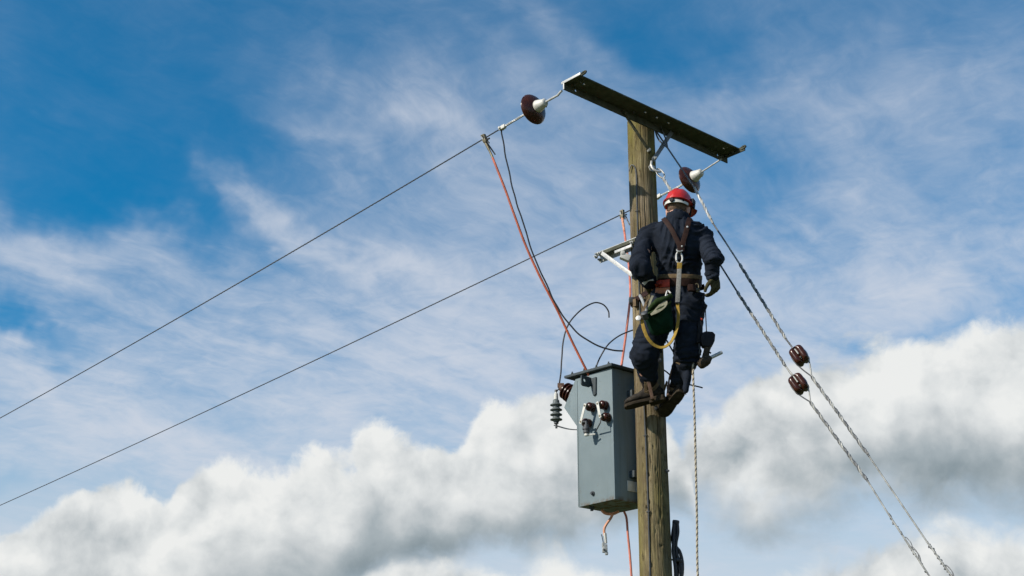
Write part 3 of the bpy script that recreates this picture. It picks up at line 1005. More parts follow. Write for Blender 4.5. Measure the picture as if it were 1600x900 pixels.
# lifting lug: plate standing out from the lit side, with a hole
u0, z0 = face_uz(924, 598)
lp = lambda s, z: tp(u0, -s, z0 + z)
b = MB()
n_ = 16; hc = (0.072, 0.005); hr = 0.014
outer = [(0.0, -0.045), (0.0, 0.040), (0.098, 0.038), (0.104, 0.030), (0.104, -0.028), (0.098, -0.035), (0.05, -0.040)]
def lug_plate(off):
    idx = len(b.v)
    return off
ring = [(hc[0] + hr * math.cos(2 * math.pi * k / n_), hc[1] + hr * math.sin(2 * math.pi * k / n_)) for k in range(n_)]
sq = []
for k in range(n_):
    a = 2 * math.pi * k / n_; x, y = math.cos(a), math.sin(a)
    # ray to the outline box
    tx = (0.104 - hc[0]) / x if x > 1e-6 else ((0.0 - hc[0]) / x if x < -1e-6 else 9)
    ty = (0.038 - hc[1]) / y if y > 1e-6 else ((-0.040 - hc[1]) / y if y < -1e-6 else 9)
    q = min(tx, ty); sq.append((hc[0] + x * q, hc[1] + y * q))
for off in (-0.006, 0.006):
    for k in range(n_):
        j = (k + 1) % n_
        b.add([lp(*ring[k]) + W * off, lp(*ring[j]) + W * off, lp(*sq[j]) + W * off, lp(*sq[k]) + W * off], [(0, 1, 2, 3)])
for lst in (ring, sq):
    for k in range(n_):
        j = (k + 1) % n_
        b.add([lp(*lst[k]) - W * 0.006, lp(*lst[j]) - W * 0.006, lp(*lst[j]) + W * 0.006, lp(*lst[k]) + W * 0.006], [(0, 1, 2, 3)])
obj('lifting_lug', b, M['lid'], tr, smooth=30)  # tank's grey paint, darkened to the lid colour as painted shade
b = MB(); b.prism([tp(u0 - 0.055, -0.001, z0 - 0.10), tp(u0 - 0.03, -0.001, z0 - 0.11), tp(u0 - 0.005, -0.001, z0 + 0.03), tp(u0 - 0.06, -0.001, z0 + 0.03)], -A * 0.012)
obj('lug_gusset', b, M['lid'], tr, bevel=0.002)  # same darkened paint, continuing the lug's painted shade


def bushing(u, z, ln=0.062, r=0.034):
    b = MB(); b.lathe([(r * 0.72, -0.003), (r * 0.98, 0.006), (r, ln * 0.25), (r * 0.86, ln * 0.38), (r * 0.98, ln * 0.5), (r * 0.96, ln * 0.78), (r * 0.7, ln * 0.95), (r * 0.35, ln)], tp(u, 0, z), FACE_N, 22)
    o = obj('low_voltage_bushing', b, M['porcelain'], tr, smooth=50)
    b = MB(); b.lathe([(0.008, ln), (0.008, ln + 0.030)], tp(u, 0, z), FACE_N, 8); b.lathe([(0.014, ln + 0.002), (0.014, ln + 0.012)], tp(u, 0, z), FACE_N, 6)
    obj('terminal_stud', b, M['brass'], o, smooth=30)
    return tp(u, -(ln + 0.017), z)


bp = []
for px, py in ((921, 636), (915, 661), (941, 633), (945, 652)):
    u, z = face_uz(px + 6, py + 1)
    bp.append(bushing(u, z))
for i, j in ((0, 1), (2, 3)):
    b = MB(); q0, q1 = bp[i] - A * 0.008, bp[j] - A * 0.008
    d = (q1 - q0).normalized()
    b.bar(q0 - d * 0.015, q1 + d * 0.015, 0.024, 0.005, A)
    obj('link_strap', b, M['white'], tr, bevel=0.0015)
u, z = face_uz(928, 673)
sa_ = tp(u, -0.075, z)
b = MB(); b.lathe([(0.016, -0.035), (0.024, -0.030), (0.024, -0.006), (0.030, -0.004), (0.030, 0.010), (0.020, 0.014), (0.020, 0.030), (0.010, 0.034), (0.010, 0.06)], sa_, UP, 16)
obj('low_voltage_arrester', b, M['darksteel'], tr, smooth=40)
b = MB(); b.lathe([(0.015, -0.052), (0.017, -0.050), (0.017, -0.036), (0.012, -0.034)], sa_, UP, 12); b.tube([sa_ - UP * 0.045, sa_ - UP * 0.045 - W * 0.06 + A * 0.03], 0.006, 6)
obj('arrester_tail', b, M['white'], tr, smooth=40)
b = MB(); b.tube([sa_ + UP * 0.055, bp[1] - A * 0.002], 0.007, 6); b.tube([bp[3], bp[3] - UP * 0.05 - A * 0.006, tp(u - 0.05, -0.03, z - 0.02)], 0.005, 6)
obj('tail_wire', b, M['darksteel'], tr)
# high-voltage bushing on the sloping shoulder, polymer surge arrester hung from its tip
sn = Vector((0, 0, 0))
e0, e1 = tp(uz[3][0], 0, uz[3][1]), tp(uz[4][0], 0, uz[4][1])
ed = (e1 - e0).normalized(); sn = A.cross(ed).normalized()
if sn.dot(W) < 0: sn = -sn
hb = e0.lerp(e1, 0.42) + A * 0.085
sn = (sn * 0.9 - A * 0.22 + UP * 0.05).normalized()
b = MB()
prof = [(0.05, -0.02), (0.05, 0.01)]
for k in range(4):
    h = 0.012 + k * 0.032; rr = 0.078 - k * 0.004
    prof += [(0.044, h), (rr, h + 0.006), (rr, h + 0.014), (0.046, h + 0.024)]
prof += [(0.03, 0.14), (0.022, 0.15)]
b.lathe(prof, hb, sn, 26)
obj('high_voltage_bushing', b, M['porcelain'], tr, smooth=45)
tip = hb + sn * 0.152
b = MB(); b.lathe([(0.020, -0.004), (0.024, 0.004), (0.024, 0.022), (0.012, 0.026), (0.012, 0.045)], tip, sn, 12); b.box(tip + sn * 0.02 + UP * 0.02, (0.05, 0.024, 0.03))
obj('bushing_terminal', b, M['rust'], tr, bevel=0.002)
ac = at(869, 642, tip.y - 0.01)
b = MB(); prof = [(0.022, -0.085)]
for k in range(4):
    h = -0.075 + k * 0.038
    prof += [(0.026, h), (0.046, h + 0.004), (0.046, h + 0.009), (0.027, h + 0.020)]
prof += [(0.024, 0.082), (0.018, 0.088)]
b.lathe(prof, ac, UP, 26)
ar = obj('surge_arrester', b, M['polymer'], tr, smooth=45)
b = MB(); b.lathe([(0.012, 0.085), (0.017, 0.09), (0.015, 0.135), (0.008, 0.14), (0.008, 0.16)], ac, UP, 12); obj('top_terminal', b, M['white'], ar, smooth=40)
b = MB(); b.bar(ac + UP * 0.145, tip + sn * 0.03, 0.012, 0.005); b.lathe([(0.012, 0.15), (0.012, 0.165)], ac, UP, 6); obj('terminal_link', b, M['darksteel'], ar)
b = MB(); b.lathe([(0.018, -0.088), (0.018, -0.10), (0.009, -0.10), (0.009, -0.135)], ac, UP, 10); obj('bottom_stud', b, M['darksteel'], ar, smooth=40)
b = MB(); q1 = tp(UL - 0.01, 0.06, uz[2][1] - 0.02); q0 = ac - UP * 0.108 - W * -0.02
b.ribbon(spl([q0, q0.lerp(q1, 0.5) - UP * 0.012, q1], 5), [Vector((0, -0.35, 1))] * 11, 0.020, 0.006); obj('mounting_strap', b, M['darksteel'], ar)
# lead that rises from the bushing tip and hooks over
pth = [tip + sn * 0.035, at(877, 585, tip.y), at(877, 560, tip.y), at(880, 531, tip.y), at(890, 504, tip.y), at(908, 483, tip.y), at(928, 473, tip.y), at(942, 476, tip.y), at(950, 486, tip.y), at(951, 496, tip.y)]
b = MB(); b.tube([q_ + Vector((noise.noise(q_ * 6), 0, noise.noise(q_ * 6 + Vector((3, 3, 3))))) * 0.010 for q_ in spl(pth, 7)], 0.0058, 8)
tag(obj('bushing_lead', b, M['black'], origin=pth[0]), 'black wire rising from the transformer bushing and hooking over in the air', 'wire', 'black jumper wires')
# small fittings
u, z = face_uz(927, 771)
b = MB(); b.lathe([(0.016, 0.0), (0.016, 0.012), (0.009, 0.012), (0.009, 0.024)], tp(u, 0, z), FACE_N, 8); obj('earth_stud', b, M['darksteel'], tr, smooth=30)
b = MB(); b.box(tp(-0.0035, 0.175, 0.115), (0.10, 0.005, 0.075), Matrix((A, W, UP)).transposed()); obj('rating_plate', b, M['white'], tr, bevel=0.001)
# hanger brackets that tie the tank to the pole
for z in (0.20, 0.80):
    b = MB(); c0 = tp(-0.002, 0.20, z); b.bar(c0 + W * 0.003, c0 + NR * 0.05 + A * 0.0, 0.10, 0.05)
    b.bar(c0 + NR * 0.012 - A * 0.04, c0 + NR * 0.012 + A * 0.20, 0.008, 0.04)
    obj('hanger_bracket', b, M['lid'], tr, bevel=0.003)
b = MB(); c0 = tp(0.12, 0.10, 0); b.lathe([(0.020, 0.0), (0.020, -0.015), (0.012, -0.015), (0.012, -0.03)], tp(0.30, 0.06, 0), UP, 10)
obj('drain_plug', b, M['lid'], tr, smooth=40)

# lead hanging below the tank, its clamp unused; second lead running on down
y0 = 10.42
pth = [at(940, 797, y0), at(946, 802, y0), at(957, 803, y0), at(967, 799, y0)]
ld = thing('hanging_lead', at(945, 830, y0), 'short peach coloured lead with an unused metal clamp hanging under the transformer', 'cable')
b = MB(); b.tube(spl(pth, 6), 0.011, 8); obj('loop', b, M['peach'], ld)
pth = [at(958, 802, y0), at(954, 810, y0), at(947, 820, y0), at(944, 828, y0), at(945, 838, y0), at(946, 848, y0)]
b = MB(); b.tube(spl(pth, 6), 0.0095, 8); obj('cable', b, M['peach'], ld)
b = MB(); b.tube([at(945, 833, y0), at(946.5, 849, y0)], 0.012, 8); obj('ferrule', b, M['white'], ld)
cc = at(945, 857, y0)
b = MB(); b.box(cc, (0.038, 0.030, 0.060)); b.box(cc + Vector((0.012, 0, -0.036)), (0.022, 0.026, 0.022)); b.box(cc + Vector((-0.012, -0.004, 0.026)), (0.018, 0.024, 0.03)); obj('clamp_body', b, M['galv'], ld, bevel=0.006)
b = MB(); b.lathe([(0.008, -0.022), (0.008, 0.02)], cc + Vector((-0.006, 0, -0.012)), Vector((0, 1, 0)), 10); b.tube([at(940, 835, y0 - 0.01), at(943, 850, y0 - 0.01)], 0.004, 6); obj('clamp_screw', b, M['darksteel'], ld)
pth = [at(975, 799, 10.44), at(979, 810, 10.44), at(981, 835, 10.44), at(984, 865, 10.44), at(987, 905, 10.44), at(992, 980, 10.42), AXIS + Vector((-0.09, 0.12, 1.2)), AXIS + Vector((-0.05, 0.14, 0.0))]
b = MB(); b.tube(spl(pth, 6), 0.0085, 8)
tag(obj('earthing_lead', b, M['pinkcable'], origin=pth[-1]), 'pink and dark earthing lead dropping straight down from under the transformer', 'cable')
ORG_e = ORG[list(ORG)[-1]]

# ------------------------------------------------------------------ empty galvanised bracket on the left of the pole
br = thing('steel_bracket', AXIS - A * 0.11 + UP * 5.75, 'empty bright galvanised angle bracket sticking out left of the pole behind the elbow', 'bracket')
bo = AXIS - A * 0.115
zt = at(990, 372, (bo + NR * 0.06).y).z
P0 = bo + NR * 0.06 + UP * zt; P1 = P0 + W * 0.46
b = MB()
b.add([], [])
b.bar(P0, P1, 0.066, 0.006); b.bar(P0 + A * 0.030 - UP * 0.032, P1 + A * 0.030 - UP * 0.032, 0.006, 0.058)
obj('top_angle', b, M['galv'], br, bevel=0.001)
b = MB(); b.bar(P0 + W * 0.02 - A * 0.030 - UP * 0.014, P1 - W * 0.03 - A * 0.030 - UP * 0.014, 0.005, 0.028)
obj('edge_flat', b, M['arm'], br, bevel=0.001)
b = MB(); b.bar(P0 + W * 0.06 - A * 0.022 - UP * 0.050, P1 - W * 0.22 - A * 0.022 - UP * 0.050, 0.020, 0.022); obj('packing_bar', b, M['bright'], br, bevel=0.002)
q0 = P1 - W * 0.09 - UP * 0.02 - A * 0.040; q1 = at(988, 430, (bo + NR * 0.0).y - 0.02)
b = MB(); b.bar(q0, q1, 0.030, 0.006, A); b.bar(q0 + A * 0.012, q1 + A * 0.012, 0.006, 0.026, A); obj('strut', b, M['bright'], br, bevel=0.001)
for q in (q0 + W * 0.02, P1 - W * 0.02 - UP * 0.03 - A * 0.03, P0 + W * 0.05 - A * 0.03 - UP * 0.03, P1 - W * 0.02 - UP * 0.045 + A * 0.01):
    b = MB(); b.lathe([(0.013, -0.006), (0.013, 0.010), (0.007, 0.010), (0.007, 0.024)], q, -A, 6); obj('bolt', b, M['galv'], br, smooth=30)
b = MB(); cc = at(977, 402, bo.y + 0.05); b.box(cc, (0.075, 0.05, 0.05), Matrix.Rotation(R(25), 3, 'Y')); b.box(cc + Vector((-0.02, -0.01, 0.03)), (0.03, 0.04, 0.03)); obj('pole_clip', b, M['white'], br, bevel=0.006)

# ------------------------------------------------------------------ stays: two guy wires with brown egg insulators
GD = Vector((0.78, -0.62, 0)).normalized(); GN = Vector((-GD.y, GD.x, 0))


def gpt(px, py, off=0.0): return on_plane(px, py, AXIS + GN * off, GN)


def seg(o_, name, pts, r, m, n=8):
    b = MB(); b.tube(pts, r, n); return obj(name, b, m, o_)


def strands(o_, pts, rad, pitch, r, m1, m2):
    for ph, mm in ((0.0, m1), (math.pi, m2), (math.pi / 2, m1)):
        b = MB(); b.helix(pts, rad, pitch, r, ph, 5, 8); obj('strand', b, mm, o_)


def egg(o_, c, d, label, grp):
    """two-hole strain insulator: chunky glazed block with crossed grooves"""
    t = thing('guy_insulator', c, label, 'insulator', grp)
    d = d.normalized(); x = Vector((0.86, -0.3, 0.42)); x = (x - d * x.dot(d)).normalized(); y = d.cross(x)
    b = MB(); prof = []
    n = 32; rings = 15
    for i in range(rings):
        h = -0.062 + 0.124 * i / (rings - 1)
        s = 1 - abs(h / 0.066) ** 6
        for k in range(n):
            a = 2 * math.pi * k / n
            ca_, sa_q = math.cos(a), math.sin(a)
            r = 0.053 / (abs(ca_) ** 4 + abs(sa_q) ** 4) ** 0.25 * (0.60 + 0.40 * s)
            # two grooves on crossed faces
            g1 = max(0, 1 - (ca_ * r / 0.015) ** 2) * (1 if h > -0.045 else 0.0)
            g2 = max(0, 1 - (sa_q * r / 0.017) ** 2) * (1 if h < 0.045 else 0.0)
            r -= 0.024 * g1 + 0.024 * g2
            b.v.append(c + d * h + (x * ca_ + y * sa_q) * r)
    for i in range(rings - 1):
        for k in range(n):
            p0, p1 = i * n + k, i * n + (k + 1) % n
            b.f.append((p0, p1, p1 + n, p0 + n))
    b.f.append(tuple(range(n))[::-1]); b.f.append(tuple((rings - 1) * n + k for k in range(n)))
    obj('glazed_body', b, M['porcelain'], t, smooth=60)
    for sgn, vv in ((1, x), (-1, y)):
        b = MB(); pts_ = [c + vv * 0.045 * math.cos(a) * 1.0 + d * sgn * (-0.030 + -0.012 * math.sin(a)) for a in [math.pi * k / 8 for k in range(9)]]
        b.tube(pts_, 0.007, 6); obj('wire_loop', b, M['guy'], t)
    return t, x, y


def guy(label, ilabel, pre, iy, lowpts, grip2, thin2, knots, off):
    root = gpt(*pre[0][0][0], off)
    g_ = thing('guy_wire', root, label, 'guy wire', 'guy wires')
    for k, (pp, kind) in enumerate(pre):
        P_ = [gpt(*q, off) for q in pp]
        P_ = [P_[0].lerp(P_[-1], s / 10) if len(P_) == 2 else None for s in range(11)] if len(P_) == 2 else P_
        if kind == 'thin': seg(g_, 'wire', P_, 0.0065, M['guydark'])
        elif kind == 'pale': seg(g_, 'wire', P_, 0.0065, M['guy'])
        elif kind == 'grip':
            seg(g_, 'grip_core', P_, 0.0075, M['guydark']); strands(g_, P_, 0.0068, 0.095, 0.0055, M['guy'], M['guydark'])
        elif kind == 'white':
            seg(g_, 'grip_core', P_, 0.009, M['guy']); strands(g_, P_, 0.007, 0.16, 0.0055, M['bright'], M['guy'])
    c = gpt(*iy, off)
    dirn = gpt(*lowpts[-1], off) - gpt(*pre[-1][0][-1], off)
    t, x, y = egg(g_, c, dirn, ilabel, 'egg insulators on the guy wires')
    dn = dirn.normalized()
    j0 = gpt(*pre[-1][0][-1], off)
    for s in (-1, 1):
        seg(g_, 'loop_leg', spl([j0, (j0 + c) / 2 + y * s * 0.026 - dn * 0.01, c + y * s * 0.046 - dn * 0.03, c + y * s * 0.05 + dn * 0.01], 5), 0.0055, M['guy'] if s > 0 else M['guydark'], 6)
    j1 = gpt(*lowpts[0], off)
    for s in (-1, 1):
        seg(g_, 'loop_leg', spl([j1, (j1 + c) / 2 + x * s * 0.030 + dn * 0.01, c + x * s * 0.050 + dn * 0.02, c + x * s * 0.05 - dn * 0.02], 5), 0.0055, M['guy'] if s > 0 else M['guydark'], 6)
    P_ = [j1.lerp(gpt(*grip2, off), k / 12) for k in range(13)]
    seg(g_, 'grip_core', P_, 0.0075, M['guydark']); strands(g_, P_, 0.0070, 0.115, 0.0055, M['guy'], M['guydark'])
    P_ = [gpt(*grip2, off).lerp(gpt(*thin2, off), k / 10) for k in range(11)]
    seg(g_, 'wire', P_, 0.0058, M['guy'])
    q0 = gpt(*thin2, off); q1 = gpt(*knots, off)
    dirl = (q1 - q0).normalized(); end = q1 + dirl * ((q1.z - 0.05) / -dirl.z)
    P_ = [q0.lerp(end, k / 40) for k in range(41)]
    seg(g_, 'lower_grip', P_, 0.0062, M['guy'])
    rr_ = random.Random(int(iy[1]))
    Q_ = []
    for k in range(60):
        p_ = q0.lerp(q1, k / 52.0)
        Q_.append(p_ + Vector((rr_.uniform(-1, 1), 0, rr_.uniform(-1, 1))) * (0.011 if k % 3 else 0.003))
    b = MB(); b.tube(spl(Q_, 3), 0.0042, 5); obj('tail_wrap', b, M['guydark'], g_)
    for k in range(3):
        p_ = q0.lerp(q1, rr_.uniform(0.0, 0.8)); b = MB()
        b.tube(spl([p_, p_ + Vector((0.010, 0, 0.008)), p_ + dirl * 0.04 + Vector((0.016, -0.01, 0.004)), p_ + dirl * 0.09 + Vector((0.004, 0, 0))], 4), 0.003, 5); obj('loose_tail', b, M['guydark'], g_)
    return g_


g1 = guy('upper guy wire from under the crossarm down to the lower right corner', 'upper brown glazed insulator on the right-hand guy wire',
         [(((1026, 206), (1085, 293)), 'thin'), (((1085, 293), (1114, 349)), 'white'), (((1114, 349), (1134, 379)), 'thin'), (((1134, 379), (1156, 413)), 'pale'), (((1156, 413), (1229, 531)), 'grip'), (((1229, 531), (1238, 543)), 'thin')],
         (1249, 556), ((1268, 588), (1358, 713)), (1358, 713), (1448, 846), (1487, 900), 0.06)
g2 = guy('lower guy wire from the pole eye bolt passing behind the worker to the lower right', 'lower brown glazed insulator on the left-hand guy wire',
         [(((1036, 278), (1060, 315)), "white"), (((1060, 315), (1128, 418)), 'thin'), (((1128, 418), (1152, 456)), 'thin'), (((1152, 456), (1228, 573)), 'grip')],
         (1248, 600), ((1266, 628), (1356, 752)), (1356, 752), (1388, 803), (1450, 897), 0.0)
# shackle and thimble at the pole for the lower stay; loop of the upper stay
def link(name, pts, r, m, par):
    b = MB(); b.tube(spl(pts, 6), r, 8); return obj(name, b, m, par)
s0 = on_pole(-0.95, 6.26, 0.02)
link('shackle', [s0 + Vector((-0.01, 0, 0.05)), s0 + Vector((-0.015, -0.02, 0.01)), s0 + Vector((0.0, -0.03, -0.03)), s0 + Vector((0.035, -0.03, -0.05)), s0 + Vector((0.055, -0.02, -0.045))], 0.009, M['bright'], g2)
tcn = gpt(1032, 271, 0.0)
b = MB(); dl = (gpt(1060, 315, 0.0) - s0).normalized(); sx = dl.cross(Vector((0, -1, 0))).normalized()
b.tube([tcn + dl * 0.050 * math.cos(2 * math.pi * k / 16) + sx * 0.022 * math.sin(2 * math.pi * k / 16) for k in range(17)], 0.007, 8, caps=False); obj('thimble', b, M['bright'], g2)
l0 = gpt(1026, 206, 0.06); l1 = gpt(1043, 231, 0.06)
link('top_loop', [l1, l1.lerp(l0, 0.5) + Vector((0.028, 0, 0.01)), l0 + Vector((0.035, 0.01, 0.04)), l0 + Vector((0.03, 0.02, 0.08))], 0.0065, M['guydark'], g1)
link('top_loop', [l1, l1.lerp(l0, 0.6) + Vector((-0.018, 0, -0.012)), l0 + Vector((-0.012, 0.01, 0.03)), l0 + Vector((0.0, 0.02, 0.07))], 0.0065, M['guydark'], g1)

# ------------------------------------------------------------------ rope and cables below
pth = [at(1083, 560, 9.72), at(1083, 585, 9.72), at(1085, 640, 9.72), at(1087, 720, 9.73), at(1089, 810, 9.74), at(1090.5, 905, 9.75)]
e_ = pth[-1]
pth += [Vector((e_.x + 0.01, e_.y, 2.2)), Vector((e_.x + 0.015, e_.y + 0.02, 1.0)), Vector((e_.x + 0.02, e_.y + 0.05, 0.03))]
hl = thing('hand_line', pth[0], 'twisted beige rope hanging straight down from the worker right of the pole', 'rope')
sp_ = spl(pth, 10)
for ph, mm in ((0, 'rope1'), (2.09, 'rope1'), (4.19, 'rope2')):
    b = MB(); b.helix(sp_, 0.0040, 0.040, 0.0048, ph, 5, 7); obj('strand', b, M[mm], hl)

cb = thing('cable_bundle', on_pole(-0.1, 3.1, 0.05), 'bunch of black cables tied against the right side of the pole at the bottom', 'cable')
yb = 10.2
for k, pp in enumerate((
    [(1053, 818), (1053, 840), (1052, 862), (1055, 885), (1056, 905), (1057, 960)],
    [(1058, 815), (1059, 832), (1056, 850), (1058, 868), (1064, 885), (1064, 905), (1063, 960)],
    [(1055, 813), (1055, 838), (1055, 852), (1062, 862), (1066, 878), (1066, 895), (1064, 910), (1062, 960)],
    [(1054, 815), (1051, 838), (1053, 856), (1056, 870), (1059, 890), (1058, 905), (1058, 960)],
)):
    P_ = [at(x, y, yb - 0.02 + 0.012 * k) for x, y in pp]
    P_.append(Vector((P_[-1].x - 0.02, yb, 1.2))); P_.append(Vector((P_[-1].x - 0.005, yb, 0.0)))
    b = MB(); b.tube(spl(P_, 6), 0.0125, 8); obj('cable', b, M['black'], cb)
for px, py, r in ((1056, 816, 0.024), (1059, 876, 0.03)):
    b = MB(); b.lathe([(r, -0.012), (r * 1.08, 0), (r, 0.012)], at(px, py, yb), UP + Vector((0.15, 0, 0)), 14); obj('cable_tie', b, M['black'], cb)
b = MB(); b.tube([on_pole(-0.05, 3.28, 0.0), at(1056, 876, yb)], 0.006, 6); obj('cleat', b, M['darksteel'], cb)

# ------------------------------------------------------------------ the worker on the pole
def ellipse_ring(c, x, y, rx, ry, n=20, p=2.3):
    out = []
    for k in range(n):
        a = 2 * math.pi * k / n
        ca_, sa_q = math.cos(a), math.sin(a)
        q = (abs(ca_) ** p + abs(sa_q) ** p) ** (-1 / p)
        out.append(c + x * (rx * ca_ * q) + y * (ry * sa_q * q))
    return out


def loft(b, rings):
    n = len(rings[0]); o = len(b.v)
    for r_ in rings: b.v += r_
    for i in range(len(rings) - 1):
        for k in range(n):
            p0, p1 = o + i * n + k, o + i * n + (k + 1) % n
            b.f.append((p0, p1, p1 + n, p0 + n))
    b.f.append(tuple(o + k for k in range(n))[::-1]); e = o + (len(rings) - 1) * n
    b.f.append(tuple(e + k for k in range(n)))


def ball(b, c, rx, ry=None, rz=None, M_=None, n=16):
    ry = ry or rx; rz = rz or rx
    rings = []
    for i in range(1, 10):
        ph = math.pi * i / 10
        ring = []
        for k in range(n):
            a = 2 * math.pi * k / n
            q = Vector((rx * math.sin(ph) * math.cos(a), ry * math.sin(ph) * math.sin(a), -rz * math.cos(ph)))
            ring.append(Vector(c) + (M_ @ q if M_ is not None else q))
        rings.append(ring)
    loft(b, rings)


def capsule(b, pts, rs, n=14, sub=4):
    """tapered limb with round ends through joints"""
    P_ = spl(pts, sub) if len(pts) > 2 else [Vector(pts[0]).lerp(Vector(pts[1]), k / sub) for k in range(sub + 1)]
    m = len(P_); rr = []
    for i in range(m):
        t = i / (m - 1) * (len(rs) - 1); k = min(int(t), len(rs) - 2)
        s = t - k; s = s * s * (3 - 2 * s)
        rr.append(rs[k] * (1 - s) + rs[k + 1] * s)
    b.tube(P_, rr, n)
    ball(b, P_[0], rr[0], n=n); ball(b, P_[-1], rr[-1], n=n)


def fuse(b, voxel, smooth_it=4):
    """overlapping solids -> one continuous skin"""
    me = bpy.data.meshes.new('tmp'); me.from_pydata([tuple(p) for p in b.v], [], b.f); me.update()
    bm = bmesh.new(); bm.from_mesh(me); bmesh.ops.recalc_face_normals(bm, faces=bm.faces); bm.to_mesh(me); bm.free()
    o = bpy.data.objects.new('tmp', me); COL.objects.link(o)
    md = o.modifiers.new('r', 'REMESH'); md.mode = 'VOXEL'; md.voxel_size = voxel
    sm = o.modifiers.new('s', 'SMOOTH'); sm.iterations = smooth_it; sm.factor = 0.5
    dg = bpy.context.evaluated_depsgraph_get()
    ev = o.evaluated_get(dg); m2 = ev.to_mesh()
    out = MB(); out.v = [v.co.copy() for v in m2.vertices]; out.f = [tuple(q.vertices) for q in m2.polygons]
    nr = [v.normal.copy() for v in m2.vertices]
    ev.to_mesh_clear()
    bpy.data.objects.remove(o); bpy.data.meshes.remove(me)
    return out, nr


def J(px, py, Y): return at(px, py, Y)


hips = J(1062, 464, 9.74); waist = J(1062, 428, 9.70); chest = J(1060, 388, 9.63); neckb = J(1059, 345, 9.60)
shL, shR = J(1015, 371, 9.68), J(1096, 371, 9.59)
elL, wrL, haL = J(1001, 418, 9.55), J(1013, 439, 9.72), J(1020, 452, 9.80)
elR, wrR, haR = J(1114, 406, 9.50), J(1113, 428, 9.54), J(1115, 445, 9.56)
hpL, hpR = J(1044, 470, 9.76), J(1077, 472, 9.72)
knL, anL = J(1007, 555, 9.80), J(1016, 606, 9.96)
knR, anR = J(1073, 556, 9.78), J(1057, 607, 9.96)
LAT = (shR - shL).normalized()
up_t = (neckb - hips).normalized()
DEP = LAT.cross(up_t).normalized()       # away from the camera
if DEP.y < 0: DEP = -DEP

person = thing('person', (waist.x, waist.y, anL.z - 0.08), 'worker in navy coveralls and red helmet strapped to the wooden pole, seen from behind', 'person')

# torso section list, used by the coverall and for laying straps on the back
TOR = [(hips - up_t * 0.10, 0.135, 0.115), (hips, 0.150, 0.125), (hips.lerp(waist, 0.55), 0.142, 0.112), (waist, 0.138, 0.108), (waist.lerp(chest, 0.5), 0.154, 0.118), (chest, 0.176, 0.128),
       (chest.lerp(neckb, 0.45), 0.182, 0.122), (chest.lerp(neckb, 0.78), 0.170, 0.105), (neckb, 0.092, 0.080), (neckb + up_t * 0.020, 0.072, 0.068)]


def torso(b, k=1.0):
    rings = []
    for i in range((len(TOR) - 1) * 4 + 1):
        t = i / 4; j = min(int(t), len(TOR) - 2); s = t - j; s = s * s * (3 - 2 * s)
        c = TOR[j][0].lerp(TOR[j + 1][0], s); rx = TOR[j][1] * (1 - s) + TOR[j + 1][1] * s; ry = TOR[j][2] * (1 - s) + TOR[j + 1][2] * s
        rings.append(ellipse_ring(c, LAT, DEP, rx * k, ry * k, 28))
    loft(b, rings)


# --- body: head, neck, trunk, limbs as one skin
HD = J(1060, 329, 9.64)
HM = Matrix.Rotation(R(-28), 3, 'Z') @ Matrix.Rotation(R(-14), 3, 'X') @ Matrix.Rotation(R(4), 3, 'Y')


def hp(x, y, z): return HD + HM @ Vector((x, y, z))


b = MB()
ball(b, hp(0, -0.012, 0.030), 0.072, 0.092, 0.086, HM)        # skull
ball(b, hp(0, 0.020, -0.035), 0.062, 0.072, 0.078, HM)        # face
ball(b, hp(0, 0.052, -0.088), 0.034, 0.030, 0.026, HM)        # chin
ball(b, hp(0, 0.094, -0.022), 0.013, 0.018, 0.022, HM, 10)    # nose
ball(b, hp(0, 0.084, 0.008), 0.046, 0.014, 0.012, HM, 12)     # brow
ball(b, hp(0, 0.083, -0.060), 0.024, 0.010, 0.009, HM, 10)    # lips
for s in (-1, 1):
    ball(b, hp(s * 0.031, 0.080, -0.008), 0.012, 0.010, 0.009, HM, 10)   # eyelids
    ball(b, hp(s * 0.045, 0.055, -0.040), 0.022, 0.022, 0.024, HM, 10)   # cheeks
    ball(b, hp(s * 0.082, -0.006, -0.018), 0.010, 0.021, 0.034, HM, 12)  # ears
    ball(b, hp(s * 0.088, -0.010, 0.000), 0.009, 0.018, 0.014, HM, 10)
capsule(b, [hp(0, -0.018, -0.045), hp(0, -0.022, -0.09), neckb - up_t * 0.02], [0.056, 0.055, 0.058], 16)
torso(b, 0.82)
capsule(b, [shL, elL, wrL], [0.046, 0.036, 0.028]); capsule(b, [wrL, haL], [0.030, 0.026])
capsule(b, [shR, elR, wrR], [0.046, 0.036, 0.028]); capsule(b, [wrR, haR], [0.030, 0.026])
capsule(b, [hpL, knL, anL], [0.085, 0.060, 0.040]); capsule(b, [hpR, knR, anR], [0.085, 0.060, 0.040])
bm_, _ = fuse(b, 0.0075, 3)
obj('body', bm_, M['skin'], person, smooth=180)
# hair: cropped cap that follows the skull, below the helmet
b = MB(); ball(b, hp(0, -0.016, 0.020), 0.0755, 0.093, 0.080, HM)
ball(b, hp(0, -0.045, -0.012), 0.058, 0.046, 0.030, HM)
hm_, _ = fuse(b, 0.007, 2)
hm_.v = [v for v in hm_.v]
obj('hair', hm_, M['hair'], person, smooth=180)

